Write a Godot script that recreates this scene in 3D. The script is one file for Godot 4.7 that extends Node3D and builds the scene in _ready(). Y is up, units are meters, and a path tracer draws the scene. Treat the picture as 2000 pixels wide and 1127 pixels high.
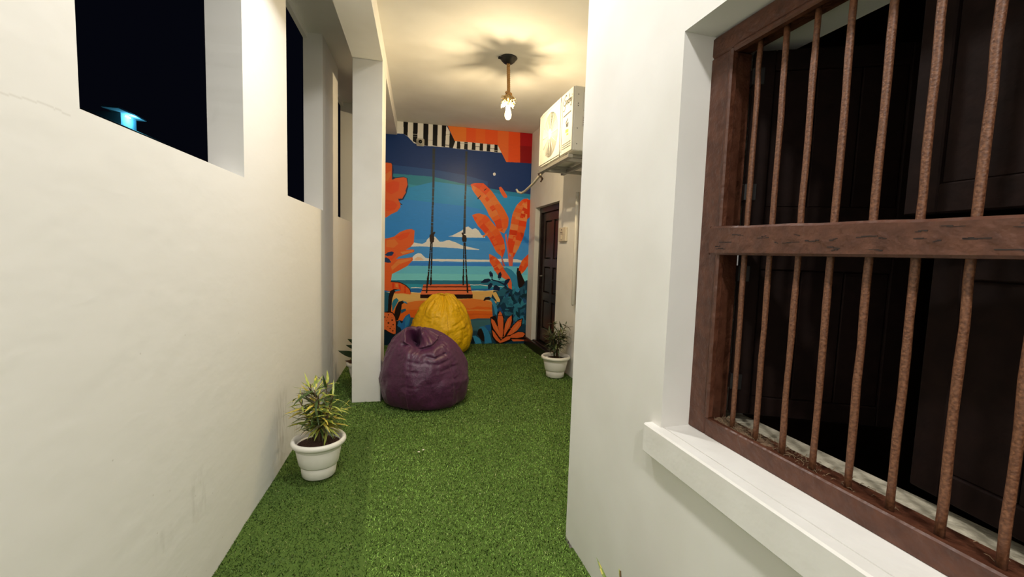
extends Node3D
# A turfed side passage at night: white plaster walls, a painted beach mural, two bean bags.
# World frame: the passage runs along -z, x to the right, y up, the camera stands at the origin 1.45 m up.

const TURN := 0.0638        # the wall with the barred window stands a little askew
const FAR_TURN := 0.045     # and so does the wall with the door
const LEFT := -0.862        # face of the left wall
const TOP := 3.325          # ceiling
const BACK := -6.72         # mural wall

var mats := {}
var names := {}

# ---------------------------------------------------------------- helpers
func noise_tex(freq: float, seed_value: int, octaves := 4, size := 512, lo := Color(0, 0, 0), hi := Color(1, 1, 1), kind := FastNoiseLite.TYPE_SIMPLEX_SMOOTH) -> NoiseTexture2D:
	var n := FastNoiseLite.new()
	n.noise_type = kind
	n.seed = seed_value
	n.frequency = freq
	n.fractal_octaves = octaves
	var t := NoiseTexture2D.new()
	t.width = size
	t.height = size
	t.seamless = true
	t.noise = n
	var g := Gradient.new()
	g.offsets = PackedFloat32Array([0.2, 0.8])
	g.colors = PackedColorArray([lo, hi])
	t.color_ramp = g
	return t

func mat(c: Color, rough := 0.8, metal := 0.0) -> StandardMaterial3D:
	var m := StandardMaterial3D.new()
	m.albedo_color = c
	m.roughness = rough
	m.metallic = metal
	return m

func tri_mat(tex: Texture2D, scale: float, rough: float, bump: Texture2D = null, relief := 0.0, tint := Color.WHITE) -> StandardMaterial3D:
	var m := mat(tint, rough)
	m.albedo_texture = tex
	m.uv1_triplanar = true
	m.uv1_world_triplanar = true
	m.uv1_scale = Vector3.ONE * scale
	if bump:
		m.heightmap_enabled = true
		m.heightmap_texture = bump
		m.heightmap_scale = relief
	return m

func begin(flat := false) -> SurfaceTool:
	var st := SurfaceTool.new()
	st.begin(Mesh.PRIMITIVE_TRIANGLES)
	if flat:
		st.set_smooth_group(-1)
	return st

func numbered(called: String) -> String:
	var n: int = names.get(called, -1) + 1
	names[called] = n
	return called if n == 0 else "%s_%03d" % [called, n]

func done(called: String, st: SurfaceTool, m: Material, parent: Node = null) -> MeshInstance3D:
	st.generate_normals()
	return place(called, st.commit(), m, parent)

func place(called: String, mesh: Mesh, m: Material, parent: Node = null) -> MeshInstance3D:
	var o := MeshInstance3D.new()
	o.mesh = mesh
	o.material_override = m
	if parent == null:
		o.name = numbered(called)
		add_child(o, true)
	else:
		o.name = called
		parent.add_child(o, true)
	return o

func thing(called: String, at: Vector3, turn := 0.0) -> Node3D:
	var o := Node3D.new()
	o.name = numbered(called)
	add_child(o, true)
	o.position = at
	o.rotation.y = turn
	return o

func group_part(called: String, parent: Node3D) -> Node3D:
	var o := Node3D.new()
	o.name = called
	parent.add_child(o, true)
	return o

func tag(o: Node, label: String, category: String, group := "", kind := "") -> void:
	o.set_meta("label", label)
	o.set_meta("category", category)
	if group:
		o.set_meta("group", group)
	if kind:
		o.set_meta("kind", kind)

func tri(st: SurfaceTool, a: Vector3, b: Vector3, c: Vector3, outward: Vector3) -> void:
	if (b - a).cross(c - a).dot(outward) > 0.0:
		var k := b
		b = c
		c = k
	st.add_vertex(a)
	st.add_vertex(b)
	st.add_vertex(c)

func quad(st: SurfaceTool, a: Vector3, b: Vector3, c: Vector3, d: Vector3, outward: Vector3) -> void:
	tri(st, a, b, c, outward)
	tri(st, a, c, d, outward)

# a box from corner to corner with its edges cut back by bev, set in the frame xf
func box(st: SurfaceTool, lo: Vector3, hi: Vector3, bev := 0.0, xf := Transform3D()) -> void:
	var mid := (lo + hi) / 2.0
	var h := (hi - lo).abs() / 2.0
	var b := minf(bev, minf(h.x, minf(h.y, h.z)) * 0.95)
	var e := [Vector3(h.x, h.y - b, h.z - b), Vector3(h.x - b, h.y, h.z - b), Vector3(h.x - b, h.y - b, h.z)]
	var p := func(axis: int, sx: float, sy: float, sz: float) -> Vector3:
		return xf * (mid + e[axis] * Vector3(sx, sy, sz))
	for s in [-1.0, 1.0]:
		quad(st, p.call(0, s, -1, -1), p.call(0, s, 1, -1), p.call(0, s, 1, 1), p.call(0, s, -1, 1), xf.basis * Vector3(s, 0, 0))
		quad(st, p.call(1, -1, s, -1), p.call(1, 1, s, -1), p.call(1, 1, s, 1), p.call(1, -1, s, 1), xf.basis * Vector3(0, s, 0))
		quad(st, p.call(2, -1, -1, s), p.call(2, 1, -1, s), p.call(2, 1, 1, s), p.call(2, -1, 1, s), xf.basis * Vector3(0, 0, s))
	if b <= 0.0:
		return
	for s in [-1.0, 1.0]:
		for r in [-1.0, 1.0]:
			quad(st, p.call(0, s, r, -1), p.call(0, s, r, 1), p.call(1, s, r, 1), p.call(1, s, r, -1), xf.basis * Vector3(s, r, 0))
			quad(st, p.call(0, s, -1, r), p.call(0, s, 1, r), p.call(2, s, 1, r), p.call(2, s, -1, r), xf.basis * Vector3(s, 0, r))
			quad(st, p.call(1, -1, s, r), p.call(1, 1, s, r), p.call(2, 1, s, r), p.call(2, -1, s, r), xf.basis * Vector3(0, s, r))
			for q in [-1.0, 1.0]:
				tri(st, p.call(0, s, r, q), p.call(1, s, r, q), p.call(2, s, r, q), xf.basis * Vector3(s, r, q))

func box_part(called: String, lo: Vector3, hi: Vector3, m: Material, parent: Node = null, bev := 0.004) -> MeshInstance3D:
	var st := begin(true)
	box(st, lo, hi, bev)
	return done(called, st, m, parent)

# a plain box (six faces) whose faces carry coordinates read along z and y, for the stained wall
func tube(st: SurfaceTool, pts: Array, radii: Array, sides := 10, caps := true) -> void:
	var rings := []
	var up := Vector3.UP
	for i in pts.size():
		var d: Vector3 = (pts[mini(i + 1, pts.size() - 1)] - pts[maxi(i - 1, 0)]).normalized()
		if absf(d.dot(up)) > 0.98:
			up = Vector3.RIGHT if absf(d.x) < 0.9 else Vector3.BACK
		var u := d.cross(up).normalized()
		var v := u.cross(d).normalized()
		up = v
		var ring := []
		for k in sides:
			var a := TAU * k / sides
			ring.append(pts[i] + (u * cos(a) + v * sin(a)) * radii[i])
		rings.append(ring)
	for i in pts.size() - 1:
		for k in sides:
			var n := (k + 1) % sides
			var out: Vector3 = (rings[i][k] + rings[i][n]) / 2.0 - pts[i]
			quad(st, rings[i][k], rings[i][n], rings[i + 1][n], rings[i + 1][k], out)
	if caps:
		for end in [0, pts.size() - 1]:
			var out: Vector3 = pts[end] - pts[1 if end == 0 else end - 1]
			for k in sides:
				tri(st, pts[end], rings[end][k], rings[end][(k + 1) % sides], out)

# a profile of (radius, height) pairs turned round the y axis at centre
func lathe(st: SurfaceTool, profile: Array, segs := 40, at := Vector3.ZERO) -> void:
	for i in profile.size() - 1:
		var a: Vector2 = profile[i]
		var b: Vector2 = profile[i + 1]
		var nrm := Vector2(b.y - a.y, a.x - b.x)
		for k in segs:
			var t0 := TAU * k / segs
			var t1 := TAU * (k + 1) / segs
			var c0 := Vector3(cos(t0), 0, sin(t0))
			var c1 := Vector3(cos(t1), 0, sin(t1))
			var out := (c0 + c1) / 2.0 * nrm.x + Vector3.UP * nrm.y
			var p0 := at + c0 * a.x + Vector3.UP * a.y
			var p1 := at + c1 * a.x + Vector3.UP * a.y
			var p2 := at + c1 * b.x + Vector3.UP * b.y
			var p3 := at + c0 * b.x + Vector3.UP * b.y
			if a.x < 1e-5:
				tri(st, p0, p2, p3, out)
			elif b.x < 1e-5:
				tri(st, p0, p1, p2, out)
			else:
				quad(st, p0, p1, p2, p3, out)

# ---------------------------------------------------------------- camera, sky, lamps
func _ready() -> void:
	var cam := Camera3D.new()
	cam.name = "camera"
	cam.position = Vector3(0, 1.45, 0)
	cam.rotation = Vector3(-0.0805376, -0.212752, 0.0318044)
	cam.fov = 67.385
	cam.near = 0.05
	cam.far = 200.0
	add_child(cam)
	cam.current = true

	var env := Environment.new()
	env.background_mode = Environment.BG_COLOR
	env.background_color = Color(0.012, 0.014, 0.03)
	env.tonemap_mode = Environment.TONE_MAPPER_LINEAR
	env.tonemap_exposure = 1.6
	env.sdfgi_enabled = true
	env.ssao_enabled = true
	env.ssil_enabled = true
	var we := WorldEnvironment.new()
	we.name = "night_sky"
	we.environment = env
	add_child(we)

	# round panel lamps along the ceiling, all above or behind the picture: they throw the stepped shadow under the window ledge
	panel_lamp(Vector3(-0.05, TOP, -2.35), "round white panel lamp on the ceiling between the window and the pillar", 1.9)
	panel_lamp(Vector3(0.03, TOP, -0.8), "round white panel lamp on the ceiling beside the barred window", 0.8)
	panel_lamp(Vector3(0.1, TOP, 1.45), "round white panel lamp on the ceiling towards the closed end of the passage", 4.2)

	make_materials()
	print("materials ", Time.get_ticks_msec())
	build_shell()
	build_mural()
	print("shell ", Time.get_ticks_msec())
	build_window()
	build_door()
	build_turf()
	print("turf ", Time.get_ticks_msec())
	build_bags()
	build_plants()
	build_pendant(Vector3(0.812, TOP, -4.25))
	build_condenser()
	build_small_things()
	build_outside()
	print("done ", Time.get_ticks_msec())

const LED_COLOR := Color(1.0, 0.985, 0.965)
const BULB_ENERGY := 0.88
const BULB_COLOR := Color(1.0, 0.89, 0.7)

func panel_lamp(at: Vector3, label: String, energy: float) -> void:
	var lamp := thing("panel_lamp", at)
	tag(lamp, label, "lamp", "round panel lamps on the ceiling")
	var st := begin()
	lathe(st, [Vector2(0, 0), Vector2(0.085, 0), Vector2(0.087, -0.003), Vector2(0.085, -0.028), Vector2(0.082, -0.031), Vector2(0.072, -0.031), Vector2(0.07, -0.027), Vector2(0, -0.027)], 40)
	done("rim", st, mat(Color(0.88, 0.88, 0.86), 0.4), lamp)
	st = begin()
	lathe(st, [Vector2(0, -0.0272), Vector2(0.07, -0.0272), Vector2(0.07, -0.0295), Vector2(0, -0.0295)], 40)
	var glow := mat(Color(0.95, 0.95, 0.93), 0.4)
	glow.emission_enabled = true
	glow.emission = LED_COLOR
	glow.emission_energy_multiplier = 3.0
	done("diffuser", st, glow, lamp)
	var l := AreaLight3D.new()
	l.name = "panel_light"
	l.area_size = Vector2(0.12, 0.12)
	l.light_color = LED_COLOR
	l.light_energy = energy
	l.shadow_enabled = true
	l.area_range = 16.0
	l.rotation.x = -PI / 2.0
	l.position = Vector3(0, -0.034, 0)
	lamp.add_child(l)

# ---------------------------------------------------------------- materials
func make_materials() -> void:
	var fine := noise_tex(0.05, 9, 4, 512)
	var wall_tone := noise_tex(0.006, 5, 4, 512, Color(0.965, 0.962, 0.955), Color(1, 1, 1))
	mats.wall = tri_mat(wall_tone, 0.45, 0.72, null, 0.0, WALL)
	mats.reveal = tri_mat(wall_tone, 0.9, 0.75, noise_tex(0.02, 13, 5, 512), 0.1, WALL)
	mats.ceiling = tri_mat(wall_tone, 0.4, 0.8, null, 0.0, WALL)
	mats.stained = mat(WALL, 0.72)
	mats.stained.albedo_texture = stain_texture()
	mats.stained.heightmap_enabled = true
	mats.stained.heightmap_texture = noise_tex(0.03, 17, 5, 1024)
	mats.stained.heightmap_scale = 0.1
	mats.concrete = tri_mat(noise_tex(0.02, 21, 5, 512, Color(0.28, 0.27, 0.25), Color(0.42, 0.4, 0.37)), 1.0, 0.95)
	var paint_tone := noise_tex(0.02, 31, 5, 512, Color(0.8, 0.76, 0.74), Color(1.0, 1.0, 1.0))
	mats.brown = tri_mat(paint_tone, 1.6, 0.42, noise_tex(0.03, 33, 5, 512), 0.25, BROWN)
	mats.bar = tri_mat(noise_tex(0.06, 37, 4, 512, Color(0.62, 0.55, 0.5), Color(1.0, 1.0, 1.0)), 4.0, 0.5, noise_tex(0.08, 35, 4, 512), 0.05, BAR)
	mats.shutter = tri_mat(paint_tone, 1.5, 0.75, fine, 0.05, Color(0.1, 0.05, 0.034))
	mats.door = tri_mat(paint_tone, 1.2, 0.38, fine, 0.05, Color(0.125, 0.062, 0.04))
	mats.granite = tri_mat(noise_tex(0.1, 41, 3, 256, Color(0.05, 0.035, 0.032), Color(0.11, 0.08, 0.075)), 3.0, 0.35)
	mats.turf_back = mat(Color(0.3, 0.4, 0.14), 1.0)
	mats.shutter.metallic_specular = 0.25
	mats.room_inside = mat(Color(0.44, 0.35, 0.29), 0.9)
	mats.cement = tri_mat(noise_tex(0.03, 43, 5, 512, Color(0.66, 0.63, 0.55), Color(0.74, 0.71, 0.63)), 2.5, 0.9, fine, 0.1)
	mats.pot = mat(Color(0.91, 0.9, 0.86), 0.38)
	mats.soil = tri_mat(noise_tex(0.08, 47, 4, 256, Color(0.2, 0.11, 0.075), Color(0.4, 0.25, 0.17)), 6.0, 1.0, fine, 0.8)
	mats.steel = mat(Color(0.62, 0.61, 0.58), 0.45, 0.6)
	mats.enamel = mat(Color(0.78, 0.77, 0.73), 0.4)
	mats.black = mat(Color(0.045, 0.04, 0.038), 0.5)

const WALL := Color(0.915, 0.91, 0.893)
const BROWN := Color(0.36, 0.215, 0.15)
const BAR := Color(0.5, 0.335, 0.23)

# scuffs, drips and a hairline crack of the left wall, where they are: 8 m along z by 4 m up
func stain_texture() -> ImageTexture:
	var w := 2048
	var h := 1024
	var im := Image.create(w, h, false, Image.FORMAT_RGB8)
	im.fill(Color(1, 1, 1))
	var rng := RandomNumberGenerator.new()
	rng.seed = 11
	var n := FastNoiseLite.new()
	n.seed = 8
	n.frequency = 0.09
	# z from, z to, y from, y to, strength, streaked upright
	var spots := [[-1.99, -1.83, 0.32, 0.55, 0.03], [-1.72, -1.6, 0.36, 0.46, 0.018], [-3.14, -2.84, 0.03, 0.55, 0.05], [-3.5, -3.2, 0.05, 0.4, 0.04], [-4.9, -4.4, 0.02, 0.7, 0.05]]
	for s in spots:
		for x in range(int((s[0] + 7.0) / 8.0 * w), int((s[1] + 7.0) / 8.0 * w)):
			for y in range(int((1.0 - s[3] / 4.0) * h), int((1.0 - s[2] / 4.0) * h)):
				var u: float = ((float(x) / w * 8.0 - 7.0) - s[0]) / (s[1] - s[0])
				var v: float = ((1.0 - float(y) / h) * 4.0 - s[2]) / (s[3] - s[2])
				var edge := sin(u * PI) * clampf(minf(v, 1.0 - v) * 4.0, 0.0, 1.0)
				var k := clampf(n.get_noise_2d(x * 1.2, y * 0.25) * 1.5 + 0.25, 0.0, 1.0) * edge * float(s[4]) * 2.2
				im.set_pixel(x, y, Color(1.0 - k, 1.0 - k * 1.06, 1.0 - k * 1.15))
	var cx := (-1.05 + 7.0) / 8.0 * w
	var cy := (1.0 - 1.752 / 4.0) * h
	while cx > (-1.33 + 7.0) / 8.0 * w:
		im.set_pixel(int(cx), int(cy), Color(0.945, 0.94, 0.93))
		cx -= 1.0
		cy += rng.randf_range(-0.45, 0.42)
	for i in 60:
		var x := rng.randi_range(200, 1800)
		var y := rng.randi_range(560, 1010)
		im.set_pixel(x, y, Color(0.86, 0.85, 0.82))
	im.generate_mipmaps()
	return ImageTexture.create_from_image(im)

# ---------------------------------------------------------------- shell
func uv_box(st: SurfaceTool, lo: Vector3, hi: Vector3) -> void:
	for axis in 3:
		for s in [0, 1]:
			var o := Vector3.ZERO
			o[axis] = 1.0 if s else -1.0
			var c := []
			for k in [[0, 0], [1, 0], [1, 1], [0, 1]]:
				var p := Vector3.ZERO
				p[axis] = hi[axis] if s else lo[axis]
				p[(axis + 1) % 3] = hi[(axis + 1) % 3] if k[0] else lo[(axis + 1) % 3]
				p[(axis + 2) % 3] = hi[(axis + 2) % 3] if k[1] else lo[(axis + 2) % 3]
				c.append(p)
			for t in [[0, 1, 2], [0, 2, 3]]:
				var q := [c[t[0]], c[t[1]], c[t[2]]]
				if (q[1] - q[0]).cross(q[2] - q[0]).dot(o) > 0.0:
					q = [q[0], q[2], q[1]]
				for v in q:
					st.set_uv(Vector2((v.z + 7.0) / 8.0, 1.0 - v.y / 4.0))
					st.add_vertex(v)

func structure(o: Node, label: String, category: String) -> void:
	tag(o, label, category, "", "structure")

func build_shell() -> void:
	var z_end := 4.0
	var st := begin(true)
	box(st, Vector3(-1.3, -0.25, BACK - 0.2), Vector3(4.6, 0.0, z_end + 0.2))
	structure(done("floor", st, mats.concrete), "bare concrete slab under the green turf", "floor")
	st = begin(true)
	box(st, Vector3(-1.04, TOP, BACK - 0.2), Vector3(4.6, TOP + 0.2, z_end + 0.2))
	structure(done("ceiling", st, mats.ceiling), "white plastered ceiling that the rope pendant hangs from", "ceiling")

	# left wall: parapet, piers between three openings, a lip along the outer edge of the slab
	st = begin(true)
	var outer := LEFT - 0.16
	var sill := 1.787
	uv_box(st, Vector3(outer, 0, BACK - 0.1), Vector3(LEFT, sill, z_end))
	for p in [[-1.36, z_end], [-3.17, -2.438], [-4.996, -4.258], [BACK - 0.1, -6.1]]:
		uv_box(st, Vector3(outer, sill, p[0]), Vector3(LEFT, TOP, p[1]))
	for p in [[-2.438, -1.36], [-4.258, -3.17], [-6.1, -4.996]]:
		uv_box(st, Vector3(outer, TOP - 0.05, p[0]), Vector3(outer + 0.035, TOP, p[1]))
	structure(done("wall_left", st, mats.stained), "long white plaster wall with three square openings onto the night", "wall")

	# the beam under the ceiling and the pillar it rests on
	st = begin(true)
	box(st, Vector3(-0.602, 3.13, BACK), Vector3(-0.343, TOP, z_end))
	structure(done("trim_1", st, mats.ceiling), "white beam running along the ceiling over the pillar", "beam")
	st = begin(true)
	box(st, Vector3(-0.602, 0.0, -4.58), Vector3(-0.343, 3.13, -4.19), 0.003)
	structure(done("trim_2", st, mats.wall), "square white pillar beside the purple bean bag", "pillar")

	# mural wall, end wall behind the viewer
	st = begin(true)
	box(st, Vector3(outer, 0, BACK - 0.2), Vector3(2.0, TOP, BACK))
	structure(done("wall_back", st, mats.wall), "end wall of the passage that carries the mural", "wall")
	st = begin(true)
	box(st, Vector3(outer, 0, z_end), Vector3(4.6, TOP, z_end + 0.2))
	structure(done("wall_front", st, mats.wall), "plain white wall closing the passage behind the viewer", "wall")

	# right wall with the window opening, in its own askew frame: x away from the passage, z along it
	var frame := Transform3D(Basis(Vector3.UP, TURN), Vector3.ZERO)
	st = begin(true)
	var a := 0.887
	var b := 1.225
	var top := 2.164
	var low := 0.876
	box(st, Vector3(a, 0, -1.96), Vector3(b, low, 4.1), 0.0, frame)
	box(st, Vector3(a, low, -1.96), Vector3(b, TOP, -1.228), 0.0, frame)
	box(st, Vector3(a, low, -0.085), Vector3(b, TOP, 4.1), 0.0, frame)
	box(st, Vector3(a, top, -1.228), Vector3(b, TOP, -0.085), 0.0, frame)
	# inner half of the opening is a little smaller than the outer half
	box(st, Vector3(1.085, top - 0.045, -1.228), Vector3(b, top, -0.085), 0.0, frame)
	structure(done("wall_right", st, mats.wall), "white plaster wall with the deep barred window", "wall")
	# the return of that wall towards the door, and the dark room behind the window
	st = begin(true)
	box(st, Vector3(b, 0, -1.96), Vector3(2.6, TOP, -1.72), 0.0, frame)
	structure(done("wall_return", st, mats.wall), "short white wall turning the corner towards the door", "wall")
	st = begin(true)
	box(st, Vector3(3.9, 0, -1.72), Vector3(4.0, TOP, 2.9), 0.0, frame)
	box(st, Vector3(b + 0.002, 0, -1.72), Vector3(3.9, TOP - 0.01, -1.7), 0.0, frame)
	box(st, Vector3(b + 0.002, 0, 2.7), Vector3(3.9, TOP - 0.01, 2.75), 0.0, frame)
	box(st, Vector3(b, TOP - 0.02, -1.7), Vector3(3.9, TOP - 0.005, 2.7), 0.0, frame)
	box(st, Vector3(b, 0.002, -1.7), Vector3(3.9, 0.02, 2.7), 0.0, frame)
	structure(done("wall_inside", st, mats.room_inside), "unlit room seen between the shutters", "wall")

	# wall with the door, askew as well: z runs from the mural towards the viewer, the room lies at -x
	var far := Transform3D(Basis(Vector3.UP, FAR_TURN), Vector3(1.7, 0, BACK))
	st = begin(true)
	box(st, Vector3(0, 0, -0.05), Vector3(0.25, TOP, 0.30), 0.0, far)
	box(st, Vector3(0, 0, 1.31), Vector3(0.25, TOP, 4.72), 0.0, far)
	box(st, Vector3(0, 2.15, 0.30), Vector3(0.25, TOP, 1.31), 0.0, far)
	box(st, Vector3(0.2, 0, 0.30), Vector3(0.25, 2.15, 1.31), 0.0, far)
	structure(done("wall_side", st, mats.wall), "white wall with the brown door and the switch plate", "wall")

# ---------------------------------------------------------------- mural
func fill_poly(im: Image, pts: PackedVector2Array, c: Color) -> void:
	var y0 := 99999.0
	var y1 := -99999.0
	for p in pts:
		y0 = minf(y0, p.y)
		y1 = maxf(y1, p.y)
	var w := im.get_width()
	var h := im.get_height()
	for y in range(maxi(0, floori(y0)), mini(h - 1, ceili(y1)) + 1):
		var yc := y + 0.5
		var xs := []
		for i in pts.size():
			var a := pts[i]
			var b := pts[(i + 1) % pts.size()]
			if (a.y <= yc) != (b.y <= yc):
				xs.append(a.x + (yc - a.y) / (b.y - a.y) * (b.x - a.x))
		xs.sort()
		for k in range(0, xs.size() - 1, 2):
			var x0 := clampi(roundi(xs[k]), 0, w)
			var x1 := clampi(roundi(xs[k + 1]), 0, w)
			if x1 > x0:
				im.fill_rect(Rect2i(x0, y, x1 - x0, 1), c)

func build_mural() -> void:
	var w := 1025
	var h := 1330
	var im := Image.create(w, h, false, Image.FORMAT_RGB8)
	for d in MURAL:
		var pts := PackedVector2Array()
		for i in range(0, d[1].size(), 2):
			pts.append(Vector2(d[1][i], d[1][i + 1]))
		fill_poly(im, pts, Color8(d[0][0], d[0][1], d[0][2]))
	# soft brush strokes: short streaks a little lighter or darker than the paint under them
	var rng := RandomNumberGenerator.new()
	rng.seed = 77
	for i in 5200:
		var x := rng.randi_range(0, w - 40)
		var y := rng.randi_range(40, h - 4)
		var c := im.get_pixel(x, y)
		if c.get_luminance() < 0.05:
			continue
		var k := rng.randf_range(0.955, 1.045)
		var n := rng.randi_range(8, 34)
		if im.get_pixel(x + n, y).is_equal_approx(c):
			im.fill_rect(Rect2i(x, y, n, rng.randi_range(1, 2)), Color(c.r * k, c.g * k, c.b * k))
	im.generate_mipmaps()
	var m := mat(Color.WHITE, 0.34)
	m.metallic_specular = 0.3
	m.albedo_texture = ImageTexture.create_from_image(im)
	var st := begin(true)
	var x0 := LEFT
	var x1 := LEFT + w * 0.0025
	var y1 := TOP - 0.001
	var y0 := TOP - h * 0.0025
	var z := BACK + 0.003
	var c := [Vector3(x0, y1, z), Vector3(x1, y1, z), Vector3(x1, y0, z), Vector3(x0, y0, z)]
	var uv := [Vector2(0, 0), Vector2(1, 0), Vector2(1, 1), Vector2(0, 1)]
	for k in [0, 1, 2, 0, 2, 3]:
		st.set_uv(uv[k])
		st.add_vertex(c[k])
	# the edge of the paint layer
	for k in 4:
		var n: Vector3 = (c[k] + c[(k + 1) % 4]) / 2.0 - (c[0] + c[2]) / 2.0
		var back := Vector3(0, 0, -0.003)
		st.set_uv(uv[k])
		quad(st, c[k], c[(k + 1) % 4], c[(k + 1) % 4] + back, c[k] + back, n)
	tag(done("wall_mural", st, m), "painted beach mural with a swing, orange banana leaves and striped awning", "mural")

# ---------------------------------------------------------------- window
func build_window() -> void:
	var win := thing("window_1", Vector3.ZERO, TURN)
	structure(win, "brown wooden window with upright iron bars and shutters ajar", "window")
	var f0 := 0.997
	var f1 := 1.085
	var zf := -1.236      # far end of the frame
	var zn := -0.085      # near end
	var zi := -1.152      # inner edges
	var zj := -0.17
	var yb := 0.878
	var yt := 2.16
	box_part("frame_stile", Vector3(f0, yb, zf), Vector3(f1, yt - 0.064, zi), mats.brown, win, 0.006)
	box_part("frame_stile", Vector3(f0, yb, zj), Vector3(f1, yt - 0.064, zn), mats.brown, win, 0.006)
	box_part("frame_head", Vector3(f0, yt - 0.064, zf), Vector3(f1, yt, zn), mats.brown, win, 0.006)
	# foot of the frame, with a shallow rebate behind its front lip
	var st := begin(true)
	box(st, Vector3(f0, yb, zi), Vector3(f0 + 0.02, 0.937, zj), 0.004)
	box(st, Vector3(f0 + 0.02, yb, zi), Vector3(f1, 0.93, zj), 0.002)
	done("frame_foot", st, mats.brown, win)
	# bead round the inner edge of the far stile and the head
	box_part("frame_bead", Vector3(f0 - 0.006, 0.937, zi), Vector3(f0 + 0.02, yt - 0.064, zi + 0.016), mats.brown, win, 0.005)
	box_part("frame_bead", Vector3(f0 - 0.006, yt - 0.08, zi + 0.016), Vector3(f0 + 0.02, yt - 0.062, zj), mats.brown, win, 0.005)
	# the middle rail, hewn a little thinner towards the near end
	st = begin(true)
	var r := begin(true)
	var n := 14
	for i in n:
		var z0 := lerpf(-1.172, zj, float(i) / n)
		var z1 := lerpf(-1.172, zj, float(i + 1) / n)
		var t0 := lerpf(1.556, 1.532, float(i) / n) + 0.0012 * sin(i * 2.1)
		var t1 := lerpf(1.556, 1.532, float(i + 1) / n) + 0.0012 * sin((i + 1) * 2.1)
		var x0 := f0 - 0.012
		var x1 := f0 + 0.052
		var lo := 1.467
		var bv := 0.006
		var sec := [[x0, lo + bv], [x0, -bv], [x0 + bv, 0.0], [x1, 0.0], [x1, lo], [x0 + bv, lo]]
		for k in sec.size():
			var a: Array = sec[k]
			var b: Array = sec[(k + 1) % sec.size()]
			var ay0: float = a[1] if a[1] > 1.0 else t0 + a[1]
			var ay1: float = a[1] if a[1] > 1.0 else t1 + a[1]
			var by0: float = b[1] if b[1] > 1.0 else t0 + b[1]
			var by1: float = b[1] if b[1] > 1.0 else t1 + b[1]
			var out := Vector3((a[0] + b[0]) / 2.0 - (x0 + x1) / 2.0, (ay0 + by0) / 2.0 - (lo + t0) / 2.0, 0)
			quad(r, Vector3(a[0], ay0, z0), Vector3(b[0], by0, z0), Vector3(b[0], by1, z1), Vector3(a[0], ay1, z1), out)
		if i == 0:
			quad(r, Vector3(x0, lo, z0), Vector3(x0, t0, z0), Vector3(x1, t0, z0), Vector3(x1, lo, z0), Vector3(0, 0, -1))
	done("frame_rail", r, mats.brown, win)
	# cracks in the paint of the rail: thin raised flakes with gaps under them
	var rng := RandomNumberGenerator.new()
	rng.seed = 4
	var cracks := begin(true)
	for i in 46:
		var z := rng.randf_range(-1.15, -0.2)
		var y := rng.randf_range(1.478, 1.528)
		var ln := rng.randf_range(0.012, 0.05)
		var prev := Vector3(f0 - 0.0122, y, z)
		for k in 4:
			var nx := prev + Vector3(0, rng.randf_range(-0.0025, 0.0025), ln / 4.0)
			box(cracks, Vector3(prev.x - 0.0006, minf(prev.y, nx.y) - 0.0004, prev.z), Vector3(prev.x + 0.001, maxf(prev.y, nx.y) + 0.0004, nx.z))
			prev = nx
	var cm := done("paint_crack", cracks, mats.dark_crack if mats.has("dark_crack") else mat(Color(0.13, 0.075, 0.05), 0.7), win)
	cm.set_meta("kind", "stuff")
	# eleven upright bars, each through the rail from foot to head
	for k in 11:
		var z := -1.07 + 0.0885 * k
		var bst := begin()
		var pts := []
		var rad := []
		for i in 15:
			var t := i / 14.0
			pts.append(Vector3(1.03 + rng.randf_range(-0.0012, 0.0012), lerpf(0.928, 2.1, t), z + rng.randf_range(-0.0012, 0.0012)))
			rad.append(0.0078 + rng.randf_range(-0.0006, 0.0006))
		tube(bst, pts, rad, 12)
		done("bar", bst, mats.bar, win)
	# outer ledge
	var ledge := begin(true)
	box(ledge, Vector3(0.855, 0.777, -1.284), Vector3(0.9, 0.8795, -0.04), 0.005)
	box(ledge, Vector3(0.899, 0.866, -1.228), Vector3(f0 + 0.004, 0.8795, -0.085), 0.0)
	done("ledge", ledge, mats.reveal, win)
	# cement ledge behind the frame
	var inner := begin(true)
	box(inner, Vector3(f1 - 0.002, 0.9, -1.228), Vector3(1.175, 0.925, -0.085), 0.006)
	done("inner_ledge", inner, mats.cement, win)
	# dust and lint gathered on the foot of the frame
	var lint := begin()
	for i in 260:
		var z := -1.15 + absf(rng.randfn(0.0, 0.22))
		if z > -0.25:
			continue
		var p := Vector3(rng.randf_range(1.018, 1.08), 0.9315, z)
		var d := Vector3(rng.randf_range(-1, 1), rng.randf_range(-0.08, 0.3), rng.randf_range(-1, 1)).normalized()
		var ln := rng.randf_range(0.006, 0.022)
		tube(lint, [p, p + d * ln * 0.5 + Vector3(0, 0.003, 0), p + d * ln], [0.0006, 0.0008, 0.0004], 4, false)
	var lm := done("lint", lint, mat(Color(0.52, 0.44, 0.34), 1.0), win)
	lm.set_meta("kind", "stuff")
	var mound := begin()
	for i in 60:
		var z := -1.145 + absf(rng.randfn(0.0, 0.09))
		lathe(mound, [Vector2(rng.randf_range(0.008, 0.02), 0), Vector2(0.006, 0.004), Vector2(0, 0.006)], 7, Vector3(rng.randf_range(1.03, 1.075), 0.929, z))
	var mm := done("dust", mound, mat(Color(0.42, 0.33, 0.25), 1.0), win)
	mm.set_meta("kind", "stuff")
	# shutters: hinge at the frame, the far pair swung into the room, the near pair almost shut
	shutter(win, Vector3(f1 - 0.002, 1.56, zi), 0.475, 0.53, deg_to_rad(28.0), 1.0)
	shutter(win, Vector3(f1 - 0.002, 0.955, zi), 0.475, 0.53, deg_to_rad(28.0), 1.0)
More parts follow.
